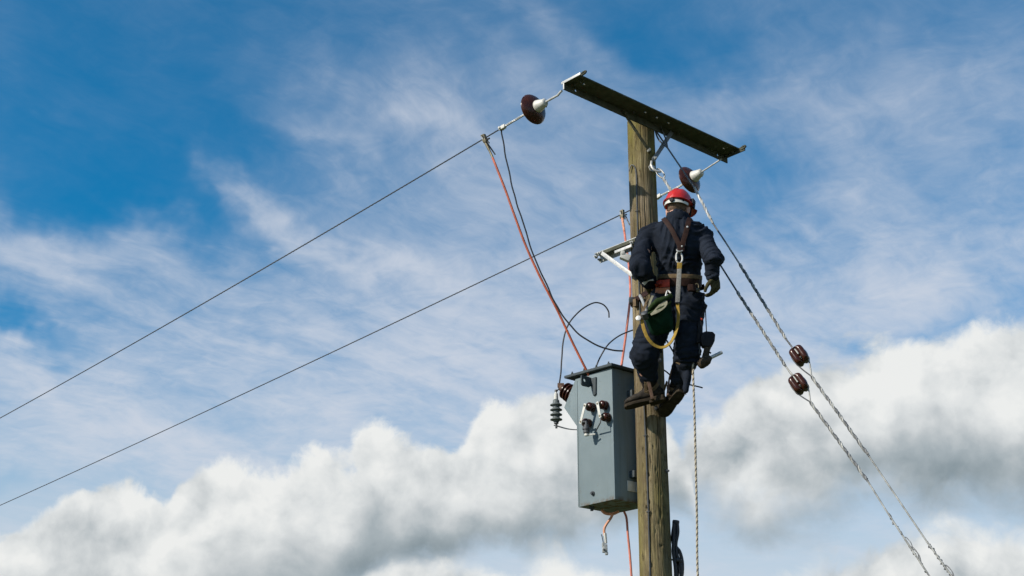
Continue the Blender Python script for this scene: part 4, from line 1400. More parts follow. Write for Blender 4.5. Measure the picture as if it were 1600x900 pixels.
# --- coverall
b = MB()
torso(b)
capsule(b, [neckb - up_t * 0.01, neckb + up_t * 0.015], [0.076, 0.068], 18)
capsule(b, [neckb - LAT * 0.045 - up_t * 0.03, shL + up_t * 0.0], [0.060, 0.078]); capsule(b, [neckb + LAT * 0.045 - up_t * 0.03, shR + up_t * 0.0], [0.060, 0.076])
capsule(b, [shL, shL.lerp(elL, 0.5) - LAT * 0.025, elL, elL.lerp(wrL, 0.5), wrL], [0.076, 0.069, 0.070, 0.061, 0.048])
capsule(b, [shR, shR.lerp(elR, 0.5) + LAT * 0.004, elR, elR.lerp(wrR, 0.5), wrR], [0.074, 0.065, 0.068, 0.057, 0.045])
capsule(b, [hpL, hpL.lerp(knL, 0.5) - LAT * 0.01, knL, knL.lerp(anL, 0.25), knL.lerp(anL, 0.62)], [0.122, 0.112, 0.100, 0.088, 0.070])
capsule(b, [hpR, hpR.lerp(knR, 0.5), knR, knR.lerp(anR, 0.25), knR.lerp(anR, 0.62)], [0.116, 0.104, 0.092, 0.082, 0.074])
ball(b, J(1073, 588, 9.80), 0.030, 0.05, 0.07)                 # trouser cuff hanging over the right boot
ball(b, J(1072, 603, 9.79), 0.020, 0.03, 0.05)
cv, nr = fuse(b, 0.0075, 8)


def ridge(x): return 1 - abs(x) * 2


limbs = [(shL, elL, 'a'), (elL, wrL, 'a'), (shR, elR, 'a'), (elR, wrR, 'a'), (hpL, knL, 'l'), (knL, anL, 'l'), (hpR, knR, 'l'), (knR, anR, 'l')]


def seg_t(p, a, c):
    d = c - a; t = max(0, min(1, (p - a).dot(d) / d.length_squared)); return (p - (a + d * t)).length, t


newv = []
for v, n in zip(cv.v, nr):
    best = min(((seg_t(v, a, c), kd, a, c) for a, c, kd in limbs), key=lambda q: q[0][0])
    (dist, t), kd, a, c = best
    wl = max(0.0, min(1.0, (0.15 - dist) / 0.05))
    ax_ = (c - a).normalized()
    s = v.dot(ax_); rad = v - ax_ * s
    # folds across limbs, slanting; folds fanning over the back
    q = Vector((s * 19 + 2.2 * noise.noise(v * 5), (v - a).dot(LAT) * 5, (v - a).dot(DEP) * 5))
    fl = ridge(noise.noise(q)) * 0.6 + ridge(noise.noise(q * 2.1 + Vector((5, 1, 2)))) * 0.3
    bend = 0.55 + 0.9 * (2 * abs(t - 0.5)) ** 2
    u, w_ = (v - hips).dot(LAT), (v - hips).dot(up_t)
    tq = Vector((u * 17 + (w_ - 0.3) * u * 14 + 1.0 * noise.noise(v * 4), w_ * 3.0 + abs(u) * 4, 0.0))
    ft = ridge(noise.noise(tq)) * 0.65 + ridge(noise.noise(tq * 2.3 + Vector((2, 7, 1)))) * 0.3
    wz = max(0.0, 1 - abs(w_ - 0.24) / 0.12)                     # cloth gathered above the belt
    tq2 = Vector((u * 9, w_ * 26 + 2 * noise.noise(v * 7), 0))
    ft += wz * ridge(noise.noise(tq2)) * 0.9
    d = (wl * fl * bend * 0.0210 + (1 - wl) * ft * 0.0195) - 0.006
    d += 0.0015 * noise.noise(v * 34)
    newv.append(v + n * d)
cv.v = newv
cover = obj('coverall', cv, M['cloth'], person, smooth=180)
# collar
b = MB()
cpts, cn = [], []
for k in range(25):
    a = 2 * math.pi * k / 24
    q = LAT * math.cos(a) * 0.079 + DEP * math.sin(a) * 0.078
    cpts.append(neckb + up_t * (0.029 - 0.004 * math.sin(a)) + q + DEP * 0.006); cn.append(q.normalized() + up_t * 0.25)
b.ribbon(cpts, cn, 0.052, 0.010)
obj('collar', b, M['cloth'], cover, bevel=0.003, smooth=60)
for w0, e0, r in ((wrL, elL, 0.054), (wrR, elR, 0.052)):
    d = (w0 - e0).normalized(); b = MB()
    b.lathe([(r * 0.80, -0.05), (r * 0.97, -0.045), (r, -0.01), (r * 1.02, 0.012), (r * 0.9, 0.016), (r * 0.72, 0.010)], w0 - d * 0.005, d, 24)
    for i in range(len(b.v)): b.v[i] += Vector((noise.noise(b.v[i] * 25), noise.noise(b.v[i] * 25 + Vector((9, 0, 0))), 0)) * 0.006
    obj('cuff', b, M['cloth'], cover, smooth=60)


# --- gloves with separate fingers
def glove(side, wr, palm_dir, across, curl_n, fl, name='glove'):
    """palm from the wrist along palm_dir; across points to the thumb; curl_n is the way the fingers close"""
    b = MB()
    pd = palm_dir.normalized(); ac = (across - pd * across.dot(pd)).normalized(); cn_ = (curl_n - pd * curl_n.dot(pd)).normalized()
    L_ = 0.095
    rings = []
    for s, wx, wy in ((-0.05, 0.046, 0.040), (-0.015, 0.034, 0.029), (0.02, 0.038, 0.026), (0.06, 0.046, 0.024), (0.095, 0.046, 0.020)):
        rings.append(ellipse_ring(wr + pd * s, ac, cn_, wx, wy, 16))
    loft(b, rings)
    k0 = wr + pd * L_
    for i, (off, ln) in enumerate(((0.036, 0.072), (0.012, 0.080), (-0.012, 0.076), (-0.034, 0.062))):
        p = k0 + ac * off - pd * (0.004 * abs(i - 1))
        ang = R(8 + 4 * i); pts = [p - pd * 0.02, p]
        for sgm, bend in ((0.45, fl), (0.32, fl * 1.15), (0.23, fl * 0.8)):
            ang += R(bend)
            p = p + (pd * math.cos(ang) + cn_ * math.sin(ang)) * ln * sgm * 1.05
            pts.append(p)
        capsule(b, pts, [0.0115, 0.0120, 0.0112, 0.0105, 0.0095], 10, 3)
    t0 = wr + pd * 0.028 + ac * 0.030
    t1 = t0 + (pd * 0.55 + ac * 0.60 + cn_ * 0.30).normalized() * 0.040
    t2 = t1 + (pd * 0.80 + ac * 0.22 + cn_ * 0.50).normalized() * 0.034
    t3 = t2 + (pd * 0.85 - ac * 0.05 + cn_ * 0.45).normalized() * 0.026
    capsule(b, [t0 - ac * 0.012, t0, t1, t2, t3], [0.016, 0.017, 0.0145, 0.0130, 0.0115], 12, 3)
    g_, _n = fuse(b, 0.0042, 2)
    for i, v in enumerate(g_.v): g_.v[i] = v + _n[i] * 0.0016 * noise.noise(v * 70)
    return obj(name, g_, M['glove'], person, smooth=180)


gr = glove('right', wrR + (haR - wrR).normalized() * 0.012 + LAT * 0.012, (haR - wrR), Vector((-0.55, -0.6, 0.0)), Vector((-0.75, 0.40, -0.05)), 26)
gr['label'] = 'olive work glove on the right hand hanging half closed'
glv = glove('left', wrL + (haL - wrL).normalized() * 0.01, (haL - wrL), Vector((0.6, -0.2, 0.5)), Vector((0.6, 0.5, -0.5)), 30)
b = MB(); d = (wrL - elL).normalized(); q = J(1012, 441, 9.64)
b.ribbon(spl([q + Vector((-0.03, 0, -0.015)), q + Vector((0.0, -0.015, 0.012)), q + Vector((0.04, 0, 0.022))], 4), [Vector((0, -1, 0.3))] * 9, 0.026, 0.008)
obj('glove_cuff_band', b, M['white'], glv, bevel=0.003)


# --- boots
def boot(an, kn, toe, solen, sh=0.30):
    """an ankle; kn knee; toe direction (world); solen the sole's outward normal"""
    t = toe.normalized(); sn_ = (solen - t * solen.dot(t)).normalized(); sd = t.cross(sn_)
    b = MB()
    shaft_d = (kn - an).normalized()
    capsule(b, [an + shaft_d * 0.15, an + shaft_d * 0.06, an], [0.066, 0.057, 0.051], 18)
    base = an + sn_ * 0.085
    rings = []
    for s, wx, hh in ((-0.085, 0.026, 0.05), (-0.07, 0.036, 0.085), (-0.03, 0.041, 0.11), (0.02, 0.041, 0.105), (0.06, 0.043, 0.085), (0.10, 0.048, 0.066), (0.14, 0.050, 0.056), (0.175, 0.044, 0.050), (0.20, 0.028, 0.038), (0.208, 0.012, 0.026)):
        c = base + t * s - sn_ * (hh * 0.5)
        rings.append(ellipse_ring(c, sd, sn_, wx * 0.92, hh * 0.46, 18, 2.6))
    loft(b, rings)
    bo_, n_b = fuse(b, 0.0065, 3)
    for i, v in enumerate(bo_.v): bo_.v[i] = v + n_b[i] * (0.0030 * noise.noise(v * 32) + 0.002 * ridge(noise.noise(v * 17)))
    o = obj('boot', bo_, M['boot'], person, smooth=180)
    out = []
    for s, wx in ((-0.09, 0.022), (-0.075, 0.036), (-0.03, 0.042), (0.03, 0.041), (0.09, 0.048), (0.14, 0.052), (0.18, 0.046), (0.205, 0.030), (0.213, 0.012)): out.append((s, wx * 0.92))
    poly = [base + t * s + sd * w_ for s, w_ in out] + [base + t * s - sd * w_ for s, w_ in reversed(out)]
    b = MB(); b.prism([p - sn_ * 0.002 for p in poly], sn_ * 0.022); obj('sole', b, M['sole'], o, bevel=0.003)
    b = MB(); hp_ = [base + t * s + sd * w_ for s, w_ in out[:4]] + [base + t * s - sd * w_ for s, w_ in reversed(out[:4])]
    b.prism([p + sn_ * 0.0205 for p in hp_], sn_ * 0.018); obj('heel', b, M['sole'], o, bevel=0.003)
    return o, base, t, sn_, sd, shaft_d


toeL = Vector((-0.93, 0.20, -0.20)); soleL = Vector((-0.18, -0.05, -1))
bL = boot(anL, knL, toeL, soleL)
toeR = Vector((-0.42, 0.80, -0.42)); soleR = Vector((-0.25, -0.28, -0.92))
bR = boot(anR, knR, toeR, soleR)
# climbing irons: shank up the inner leg, stirrup under the arch, straps round ankle and calf
for (o, base, t, sn_, sd, shd), an, kn, inner in ((bL, anL, knL, 1), (bR, anR, knR, -1)):
    side = sd if sd.dot(Vector((0, -1, 0))) > 0 else -sd
    b = MB(); s0 = an + side * 0.066 + sn_ * 0.10; s1 = an + side * 0.074 + shd * 0.05; s2 = an + side * 0.078 + shd * 0.19
    b.ribbon([s0 - side * 0.10 + sn_ * 0.012, s0 - side * 0.05 + sn_ * 0.012, s0 + sn_ * 0.01, s1, s2], [sn_, sn_, (sn_ + side), side, side], 0.024, 0.006)
    obj('climbing_iron', b, M['rust'], o, bevel=0.001)
    b = MB(); q = an + side * 0.078 + t * 0.015
    b.bar(q + shd * 0.03, q - shd * 0.085 + t * 0.018, 0.026, 0.012, side); obj('strap_end', b, M['tan'], o, bevel=0.003)
    for h, r, mm in ((0.005, 0.068, 'tan'), (0.235, 0.088, 'tan')):
        b = MB(); c = an + shd * h
        xx, yy = perp(shd); tilt = shd if h > 0.1 else (shd + t * 0.45).normalized()
        xx = (xx - tilt * xx.dot(tilt)).normalized(); yy = tilt.cross(xx)
        pts_ = [c + (xx * math.cos(2 * math.pi * k / 28) + yy * math.sin(2 * math.pi * k / 28)) * r for k in range(29)]
        b.ribbon(pts_, [p_ - c for p_ in pts_], 0.026, 0.006); obj('strap', b, M[mm], o, smooth=60)
for (o, base, t, sn_, sd, shd), an in ((bL, anL), (bR, anR)):
    q = an + sn_ * 0.055; tgt = Vector((AXIS.x, AXIS.y, q.z - 0.045)); hit_ = tgt + (q - tgt).normalized() * (prad(q.z) - 0.012)
    b = MB(); b.tube([q, q.lerp(hit_, 0.5) - UP * 0.004, hit_], [0.012, 0.009, 0.003], 8); obj('gaff_spike', b, M['darksteel'], o)
b = MB(); q = bR[1]; b.tube([q + bR[2] * -0.08 - bR[3] * 0.03, q + bR[2] * -0.10 + Vector((0.02, 0, -0.05))], 0.004, 6); obj('loose_strap', b, M['leather'], bR[0])


# --- helmet
def helm():
    b = MB(); rings = []
    n = 40
    for i in range(15):
        ph = R(90) * i / 14
        z = 0.110 * math.sin(ph) ** 0.95; k = math.cos(ph) ** 0.75 if i < 14 else 0.02
        ring = []
        for j in range(n):
            a = 2 * math.pi * j / n
            x, y = math.sin(a), math.cos(a)
            rx, ry = 0.097, 0.122
            rib = 1 + (0.055 * max(0, 1 - (x * k / 0.20) ** 2) if y < 0.99 else 0) * (1 if i > 2 else i / 3) + 0.030 * max(0, 1 - ((abs(x * k) - 0.46) / 0.13) ** 2) * (1 if i > 2 else 0)
            dip = -0.022 * max(0, -y) ** 2 + 0.010 * max(0, abs(x)) ** 3 * -1
            zz_ = z + (dip * (1 - i / 14))
            ring.append(hp(rx * x * k * rib, -0.008 + ry * y * k * rib, 0.048 + zz_ * (rib if i > 4 else 1)))
        rings.append(ring)
    loft(b, rings)
    return b


hl_ = obj('helmet', helm(), M['helmet'], person, smooth=50)
b = MB(); rim, rn = [], []
for j in range(41):
    a = 2 * math.pi * j / 40; x, y = math.sin(a), math.cos(a)
    pk = 0.025 * max(0, y - 0.35) / 0.65
    rim.append(hp(0.100 * x, -0.008 + (0.124 + pk) * y, 0.046 - 0.022 * max(0, -y) ** 2 - 0.010 * abs(x) ** 3 - pk * 0.25)); rn.append(HM @ Vector((0, 0, 1)))
b.ribbon(rim, rn, 0.020, 0.007); obj('brim', b, M['helmet'], hl_, bevel=0.002, smooth=60)
b = MB()
pk_ = []
for rr_, dz_ in ((0.116, 0.050), (0.138, 0.043), (0.158, 0.036)):
    pk_.append([hp(0.85 * rr_ * math.sin(a), -0.008 + rr_ * math.cos(a), dz_) for a in [R(-58 + 116 * k / 14) for k in range(15)]])
vs = [p for r_ in pk_ for p in r_]
fs = []
for i in range(2):
    for k in range(14): fs.append((i * 15 + k, i * 15 + k + 1, (i + 1) * 15 + k + 1, (i + 1) * 15 + k))
b.add(vs, fs); b.add([p - HM @ Vector((0, 0, 0.006)) for p in vs], [f_[::-1] for f_ in fs])
obj('peak', b, M['helmet'], hl_, smooth=60)
b = MB(); pts_, nn_ = [], []
for k in range(17):
    a = R(180 - 75 + 150 * k / 16)
    q = hp(0.094 * math.sin(a), -0.014 + 0.108 * math.cos(a), 0.014 - 0.010 * math.cos(R(-75 + 150 * k / 16)))
    pts_.append(q); nn_.append(HM @ Vector((math.sin(a), math.cos(a), 0)))
b.ribbon(pts_, nn_, [0.020 + 0.012 * math.exp(-((k - 8) / 3.0) ** 2) for k in range(17)], 0.005); obj('cradle_band', b, M['white'], hl_, smooth=60)
b = MB(); b.lathe([(0.017, -0.002), (0.017, 0.010), (0.012, 0.013), (0.004, 0.013)], hp(0, -0.124, 0.006), HM @ Vector((0, -1, 0)), 14); obj('ratchet_dial', b, M['plastic'], hl_, smooth=30)
for s in (-1, 1):
    b = MB(); b.box(hp(s * 0.070, -0.088, 0.028), (0.010, 0.010, 0.035), HM); obj('cradle_arm', b, M['plastic'], hl_, bevel=0.002)
b = MB(); b.box(hp(0.106, 0.0, 0.055), (0.024, 0.046, 0.042), HM); b.box(hp(0.110, 0.012, 0.030), (0.014, 0.030, 0.036), HM); obj('side_clip', b, M['plastic'], hl_, bevel=0.004)
b = MB(); b.tube(spl([hp(0.085, 0.02, 0.05), hp(0.088, 0.022, -0.03), hp(0.066, 0.040, -0.085), hp(0.03, 0.062, -0.115), hp(0, 0.07, -0.12)], 5), 0.006, 6); obj('chin_strap', b, M['plastic'], hl_)

# --- harness laid on the back: rays through the back onto the torso section
bt = MB(); torso(bt, 1.0)
capsule(bt, [neckb - LAT * 0.045 - up_t * 0.03, shL + up_t * 0.0], [0.060, 0.078]); capsule(bt, [neckb + LAT * 0.045 - up_t * 0.03, shR + up_t * 0.0], [0.060, 0.076])
ft_, _ = fuse(bt, 0.012, 4)
BV = BVHTree.FromPolygons([tuple(v) for v in cv.v], cv.f)
BVT = BVHTree.FromPolygons([tuple(v) for v in ft_.v], ft_.f)


def lay_on(px, py, off=0.010, tree=None):
    d = pix_ray(px, py).normalized()
    h = (tree or BV).ray_cast(CAM, d)
    if h[0] is None:
        return at(px, py, 9.6), Vector((0, -1, 0))
    n = h[1] if h[1].dot(d) < 0 else -h[1]
    return h[0] + n * off, n


def strap_on(name, pix, w, m, par, off=0.012, th=0.006, tree=None, sub=5, ns=2):
    P2 = spl([Vector((x, y, 0)) for x, y in pix], sub)
    pts_, nn_ = [], []
    for q in P2:
        p_, n = lay_on(q.x, q.y, off, tree); pts_.append(p_); nn_.append(n)
    for _ in range(ns):
        pts_ = [pts_[0]] + [(pts_[i - 1] + pts_[i] * 2 + pts_[i + 1]) / 4 for i in range(1, len(pts_) - 1)] + [pts_[-1]]
        nn_ = [nn_[0]] + [(nn_[i - 1] + nn_[i] * 2 + nn_[i + 1]).normalized() for i in range(1, len(nn_) - 1)] + [nn_[-1]]
    b = MB(); b.ribbon(pts_, nn_, w, th)
    return obj(name, b, m, par, bevel=0.0015, smooth=50), pts_, nn_


hs_, _, _ = strap_on('harness_strap', [(1038, 344), (1046, 354), (1053, 366), (1060, 380), (1065, 390)], 0.034, M['leather'], person, tree=BVT, off=0.016)
hs2, p2, n2 = strap_on('harness_strap', [(1076, 345), (1074, 355), (1071, 366), (1067, 380), (1064, 393)], 0.036, M['leather'], person, tree=BVT, off=0.020)
for k in (6, 17):
    b = MB(); b.lathe([(0.007, 0.0), (0.007, 0.006), (0.003, 0.008)], p2[k] + n2[k] * 0.002, n2[k], 10); obj('rivet', b, M['bright'], hs2)
b = MB(); q, n = lay_on(1064, 388, 0.026, BVT); b.box(q, (0.050, 0.012, 0.046)); obj('strap_joint', b, M['leather'], person, bevel=0.004)

# --- belt
def belt_ring(px_y, k, h, th, a0, a1, m, name, par, drop=0.0, n=40):
    c = at(1062, px_y, 9.72)
    t = (c - hips).dot(up_t); c = hips + up_t * t
    pts_, nn_ = [], []
    for i in range(n + 1):
        a = R(a0 + (a1 - a0) * i / n)
        dr_ = LAT * math.cos(a) + DEP * math.sin(a)
        hit = BVT.ray_cast(c + dr_ * 0.6, -dr_)
        q = (hit[0] if hit[0] else c + dr_ * 0.16) + dr_ * k
        pts_.append(q + up_t * drop * math.sin(a)); nn_.append(dr_)
    b = MB(); b.ribbon(pts_, nn_, h, th); return obj(name, b, m, par, bevel=0.002, smooth=60)


belt = belt_ring(441, 0.013, 0.075, 0.010, 0, 360, M['leather'], 'belt', person)
belt_ring(434, 0.019, 0.030, 0.006, 0, 360, M['tan'], 'belt_strap', belt)
for pix, w_, mm in (([(1029, 444), (1038, 445), (1049, 444)], 0.052, 'redpad'), ([(1032, 455), (1040, 456), (1049, 455)], 0.040, 'orangepad')):
    strap_on('belt_pad', pix, w_, M[mm], belt, off=0.036, th=0.012, tree=BVT, ns=3)
q, n = lay_on(1085, 455, 0.03, BVT)
b = MB(); b.tube([q + Vector((0.012 * math.cos(a), -0.004, 0.020 * math.sin(a) + 0.03)) for a in [2 * math.pi * k / 14 for k in range(15)]], 0.003, 6, caps=False); b.box(q + Vector((0, -0.006, -0.002)), (0.016, 0.012, 0.030)); b.tube([q + Vector((-0.012, -0.01, -0.01)), q + Vector((0.02, -0.012, 0.004))], 0.005, 6)
obj('key_clip', b, M['brass'], belt, bevel=0.001)
b = MB(); q, n = lay_on(1078, 452, 0.040, BVT); b.box(q, (0.06, 0.035, 0.05)); obj('belt_pouch', b, M['leather'], belt, bevel=0.008)

# ------------------------------------------------------------------ pole strap: band round the pole clipped to the belt
zb_ = at(1000, 466, 10.1).z
ps = thing('pole_strap', on_pole(-1.6, zb_, 0.02), 'brown work-positioning strap looped round the pole at the belt', 'strap')
b = MB(); pts_, nn_ = [], []
for k in range(25):
    a = R(-40 + 265 * k / 24)
    pts_.append(on_pole(a, zb_, 0.008)); nn_.append(Vector((math.cos(a), math.sin(a), 0)))
pL, pR = hips - LAT * 0.17 + up_t * 0.08 + DEP * 0.06, hips + LAT * 0.17 + up_t * 0.08 + DEP * 0.06
pts_ = [pR, pR.lerp(pts_[0], 0.5)] + pts_ + [pL.lerp(pts_[-1], 0.5), pL]
nn_ = [nn_[0], nn_[0]] + nn_ + [nn_[-1], nn_[-1]]
b.ribbon(pts_, nn_, 0.040, 0.008); obj('band', b, M['leather'], ps, smooth=60)
b = MB(); q = on_pole(R(200), zb_, 0.018); b.box(q, (0.035, 0.05, 0.045)); obj('adjuster', b, M['darksteel'], ps, bevel=0.004)
b = MB(); q = on_pole(R(225), zb_ - 0.035, 0.012); b.box(q, (0.05, 0.03, 0.06), Matrix.Rotation(R(45), 3, 'Z')); obj('wear_pad', b, M['tan'], ps, bevel=0.004)

# ------------------------------------------------------------------ lanyard down the back
ring_c, rn_ = lay_on(1062, 401, 0.045, BVT)
la = thing('safety_lanyard', ring_c, 'grey and yellow safety lanyard hanging from a steel hook between the shoulder blades', 'lanyard')
b = MB()
hx, hz = 0.022, 0.044
pts_ = []
for k in range(25):
    a = 2 * math.pi * k / 24
    pts_.append(ring_c + Vector((hx * math.cos(a) * (1 - 0.18 * math.sin(a)), -0.004, hz * math.sin(a))))
b.tube(pts_, 0.0070, 8, caps=False); obj('snap_hook', b, M['bright'], la)
b = MB(); b.tube([ring_c + Vector((-hx * 0.9, -0.012, hz * 0.5)), ring_c + Vector((-hx * 0.95, -0.012, -hz * 0.6))], 0.006, 8); obj('hook_gate', b, M['bright'], la)
b = MB(); q0 = ring_c + Vector((0.004, -0.004, hz + 0.006)); b.tube([q0 + Vector((0.020 * math.cos(2 * math.pi * k / 16), -0.01 + 0.01 * math.sin(2 * math.pi * k / 16), 0.014 * math.sin(2 * math.pi * k / 16))) for k in range(17)], 0.005, 8, caps=False); obj('back_ring', b, M['galv'], la)
yl = ring_c.y - 0.012
fr = lambda px, py, dy=0.0: at(px, py, yl + dy)
b = MB(); b.ribbon([fr(1062, 411), fr(1061.5, 421)], [Vector((0, -1, 0.2))] * 2, 0.034, 0.020); obj('yellow_collar', b, M['yellow'], la, bevel=0.004)
gp = spl([fr(1061.5, 420), fr(1060.5, 440, -0.01), fr(1059.5, 458, -0.012), fr(1058.5, 475, 0.0)], 5)
b = MB(); b.ribbon(gp, [Vector((-0.15, -1, 0.2))] * len(gp), 0.032, 0.016); obj('grey_sleeve', b, M['greyweb'], la, bevel=0.004)
b = MB(); q = fr(1058.4, 473.5, -0.002); b.box(q, (0.036, 0.022, 0.008)); obj('sleeve_stop', b, M['plastic'], la, bevel=0.002)
yp = spl([fr(1058.5, 474), fr(1060, 490, 0.01), fr(1059, 506, 0.02), fr(1055, 522, 0.02), fr(1047, 536, 0.02), fr(1035, 543, 0.02), fr(1022, 539, 0.01), fr(1012, 528, 0.0), fr(1006, 514, 0.0), fr(1003, 500, 0.0)], 5)
nn_ = []
for i in range(len(yp)):
    s = i / (len(yp) - 1); nn_.append(Vector((-0.5 - 0.2 * math.sin(s * 6), -0.9, 0.15 + 0.5 * s)))
b = MB(); b.ribbon(yp, nn_, 0.024, 0.005); obj('yellow_strap', b, M['yellow'], la, bevel=0.001, smooth=60)
b = MB(); b.lathe([(0.019, -0.003), (0.019, 0.003), (0.010, 0.005)], fr(997.5, 497, -0.01), Vector((-0.3, -1, 0.2)), 16); obj('end_ring', b, M['bright'], la)
b = MB(); b.ribbon(spl([fr(1003, 500), fr(1003, 490), fr(1007, 478), fr(1013, 466)], 4), [Vector((-0.3, -1, 0.2))] * 13, 0.012, 0.004); b.tube([fr(997.5, 497), fr(1003, 491)], 0.005, 6); obj('tie_cord', b, M['tan'], la)

# ------------------------------------------------------------------ canvas tool bag at the left hip
bc0 = at(1030, 512, 9.60)
tb = thing('tool_bag', bc0, 'dark green canvas tool bag with pale lining hanging at the left hip', 'tool bag')
bx = Vector((-0.42, -0.30, 0.85)).normalized()                  # up through the mouth, tipped left and outward
b_top = at(1026, 482, 9.53); b_bot = at(1036, 521, 9.60)
bx = (b_top - b_bot).normalized()
e1_ = (Vector((0.84, -0.25, 0.5)) - bx * Vector((0.84, -0.25, 0.5)).dot(bx)).normalized(); e2_ = bx.cross(e1_)
b = MB(); rings = []
prof = [(0.0, 0.060, 0.0), (0.012, 0.078, 0.0), (0.06, 0.090, 0), (0.12, 0.098, 0), (0.18, 0.104, 0)]
for h, r, _q in prof: rings.append([b_bot + bx * (h + 0.020 * math.cos(2 * math.pi * k / 28) * h / 0.18) + (e1_ * math.cos(2 * math.pi * k / 28) + e2_ * 0.82 * math.sin(2 * math.pi * k / 28)) * r * (1 + 0.05 * noise.noise(Vector((math.cos(2 * math.pi * k / 28) * 2, math.sin(2 * math.pi * k / 28) * 2, h * 14)))) for k in range(28)])
n = 28
for r_ in rings: b.v += r_
for i in range(len(rings) - 1):
    for k in range(n): b.f.append((i * n + k, i * n + (k + 1) % n, (i + 1) * n + (k + 1) % n, (i + 1) * n + k))
b.f.append(tuple(range(n))[::-1])
body_ = obj('bag_body', b, M['bag'], tb, smooth=60)
b = MB()
inner = [[b_bot + bx * h + ((p - (b_bot + bx * (p - b_bot).dot(bx))) * k_) for p in rings[-1]] for h, k_ in ((0.182, 0.955), (0.05, 0.72))]
top_r = rings[-1]
b.v += top_r + [p + bx * 0.004 for p in [(q - (b_bot + bx * (q - b_bot).dot(bx))) * 0.955 + (b_bot + bx * (q - b_bot).dot(bx)) for q in top_r]] + inner[1]
for i in range(2):
    for k in range(n): b.f.append((i * n + k, i * n + (k + 1) % n, (i + 1) * n + (k + 1) % n, (i + 1) * n + k))
b.f.append(tuple(2 * n + k for k in range(n)))
obj('lining', b, M['lining'], tb, smooth=60)
b = MB()        # folded rim, thick roll of pale canvas
b.tube(top_r + [top_r[0]], 0.009, 8, caps=False); obj('rim_roll', b, M['flap'], tb)
b = MB()        # flap folded up against the belt
fp = [at(1012, 480, 9.50), at(1020, 468, 9.49), at(1034, 463, 9.50), at(1045, 460, 9.53), at(1050, 466, 9.54), at(1042, 474, 9.50), at(1028, 479, 9.47), at(1017, 488, 9.48)]
b.prism([p_.lerp(at(1034, 470, 9.50), 0.25) for p_ in fp], Vector((0.0, 0.035, 0.01))); b.tube(spl([at(1014, 484, 9.475), at(1026, 472, 9.465), at(1040, 466, 9.475), at(1049, 462, 9.50)], 4), [0.010, 0.013, 0.015, 0.016, 0.018, 0.020, 0.018, 0.016, 0.016, 0.017, 0.018, 0.016, 0.012], 10)
fz, fnr = fuse(b, 0.006, 3)
for i, v in enumerate(fz.v): fz.v[i] = v + fnr[i] * 0.006 * ridge(noise.noise(v * 22))
obj('flap', fz, M['flap'], tb, smooth=180)
b = MB(); b.ribbon(spl([at(1017, 492, 9.455), at(1026, 486, 9.445), at(1036, 477, 9.45), at(1041, 470, 9.465)], 4), [Vector((-0.25, -1, 0.3))] * 13, [0.016, 0.02, 0.026, 0.032, 0.038, 0.044, 0.048, 0.05, 0.05, 0.046, 0.04, 0.03, 0.014], 0.006); obj('turned_lining', b, M['lining'], tb, smooth=60)
b = MB(); b.lathe([(0.020, -0.02), (0.024, 0.0), (0.022, 0.03), (0.010, 0.034)], at(1008, 494, 9.47), Vector((-0.3, -0.7, 0.5)), 14); obj('shackle_in_bag', b, M['darksteel'], tb, smooth=40)
for p0, p1 in (((1012, 470), (1004, 492)), ((1020, 462), (1014, 480))):
    b = MB(); b.ribbon(spl([at(*p0, 9.5), at((p0[0] + p1[0]) / 2 - 1, (p0[1] + p1[1]) / 2, 9.48), at(*p1, 9.47)], 4), [Vector((-0.2, -1, 0.1))] * 9, 0.016, 0.004); obj('bag_strap', b, M['tan'] if p0[0] < 1015 else M['lining'], tb)
b = MB(); b.tube(spl([at(1040, 463, 9.53), at(1043, 454, 9.54), at(1048, 458, 9.53)], 4), 0.006, 6); b.lathe([(0.008, 0), (0.008, 0.01)], at(1043, 462, 9.50), Vector((0, -1, 0)), 8); obj('bag_hook', b, M['bright'], tb)
b = MB(); b.tube(spl([at(1011, 490, 9.50), at(1004, 470, 9.62), at(1000, 462, 9.75)], 4), 0.011, 8); obj('spanner_handle', b, M['galv'], tb)

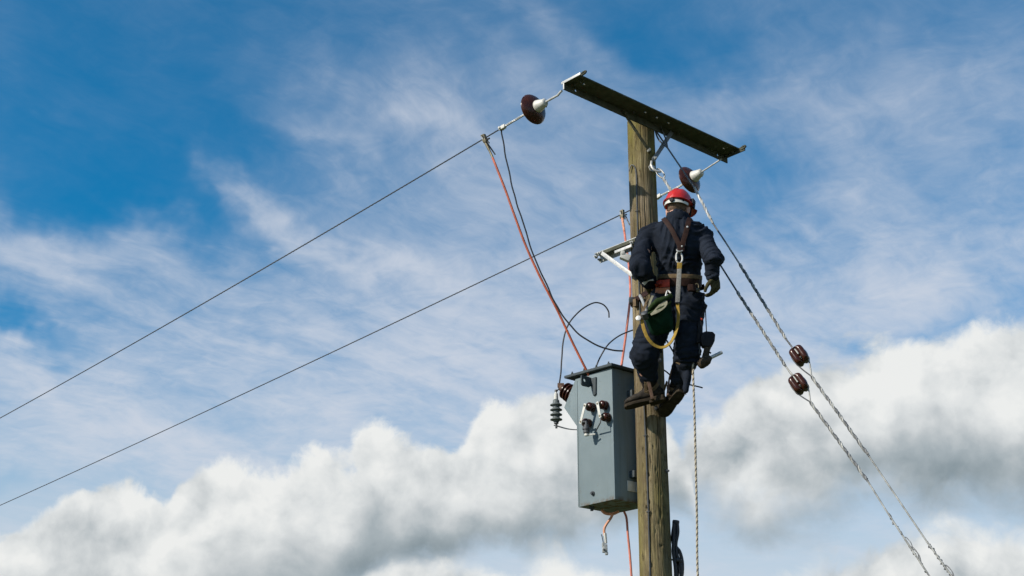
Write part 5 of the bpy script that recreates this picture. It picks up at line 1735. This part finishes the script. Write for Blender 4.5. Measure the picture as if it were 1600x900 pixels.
# ------------------------------------------------------------------ tools at the right hip
ho = thing('tool_holster', at(1098, 490, 9.68), 'black belt holster with a pointed tool at the right hip', 'holster')
b = MB(); b.prism([at(x, y, 9.66) for x, y in ((1088, 474), (1102, 473), (1106, 477), (1104, 482), (1101, 486), (1099, 500), (1098, 512), (1096, 535), (1089, 535), (1090, 505))], Vector((0, 0.045, 0))); obj('sheath', b, M['plastic'], ho, bevel=0.006)
b = MB(); b.tube([at(1093, 533, 9.68), at(1092.5, 553, 9.68)], [0.008, 0.003], 8); obj('spike', b, M['darksteel'], ho)
b = MB(); b.box(at(1096, 499, 9.655), (0.012, 0.014, 0.016)); obj('red_stud', b, M['redpad'], ho, bevel=0.003)
dr = thing('cordless_driver', at(1103, 545, 9.66), 'dusty power driver hanging nose-down on a cord beside the right thigh', 'power tool')
yd = 9.66
b = MB(); b.tube([at(1102, 480, yd), at(1103, 500, yd), at(1104, 520, yd)], 0.004, 6); obj('cord', b, M['plastic'], dr)
b = MB(); b.prism([at(x, y, yd - 0.03) for x, y in ((1096, 520), (1103, 517), (1114, 518), (1118, 522), (1117, 532), (1114, 538), (1108, 542), (1098, 540), (1095, 530))], Vector((0, 0.07, 0))); obj('battery', b, M['plastic'], dr, bevel=0.008)
b = MB(); capsule(b, [at(1107, 538, yd), at(1104, 549, yd), at(1102, 560, yd)], [0.026, 0.022, 0.026]); obj('handle', b, M['toolbrown'], dr, smooth=60)
b = MB(); b.tube([at(1106, 549, yd - 0.01), at(1111, 552, yd - 0.01)], 0.006, 6); obj('trigger', b, M['plastic'], dr)
hd0, hd1 = at(1095, 569, yd), at(1108, 560, yd)
b = MB(); dvec = (hd1 - hd0).normalized(); ln = (hd1 - hd0).length
b.lathe([(0.012, -0.022), (0.028, -0.016), (0.036, 0.0), (0.038, ln * 0.5), (0.034, ln * 0.8), (0.024, ln), (0.016, ln + 0.014)], hd0, dvec, 20); obj('motor_housing', b, M['toolbrown'], dr, smooth=50)
b = MB(); b.lathe([(0.013, 0), (0.013, 0.10), (0.010, 0.104)], hd1, (at(1129, 550, yd) - hd1), 12); obj('socket_rod', b, M['bright'], dr, smooth=40)
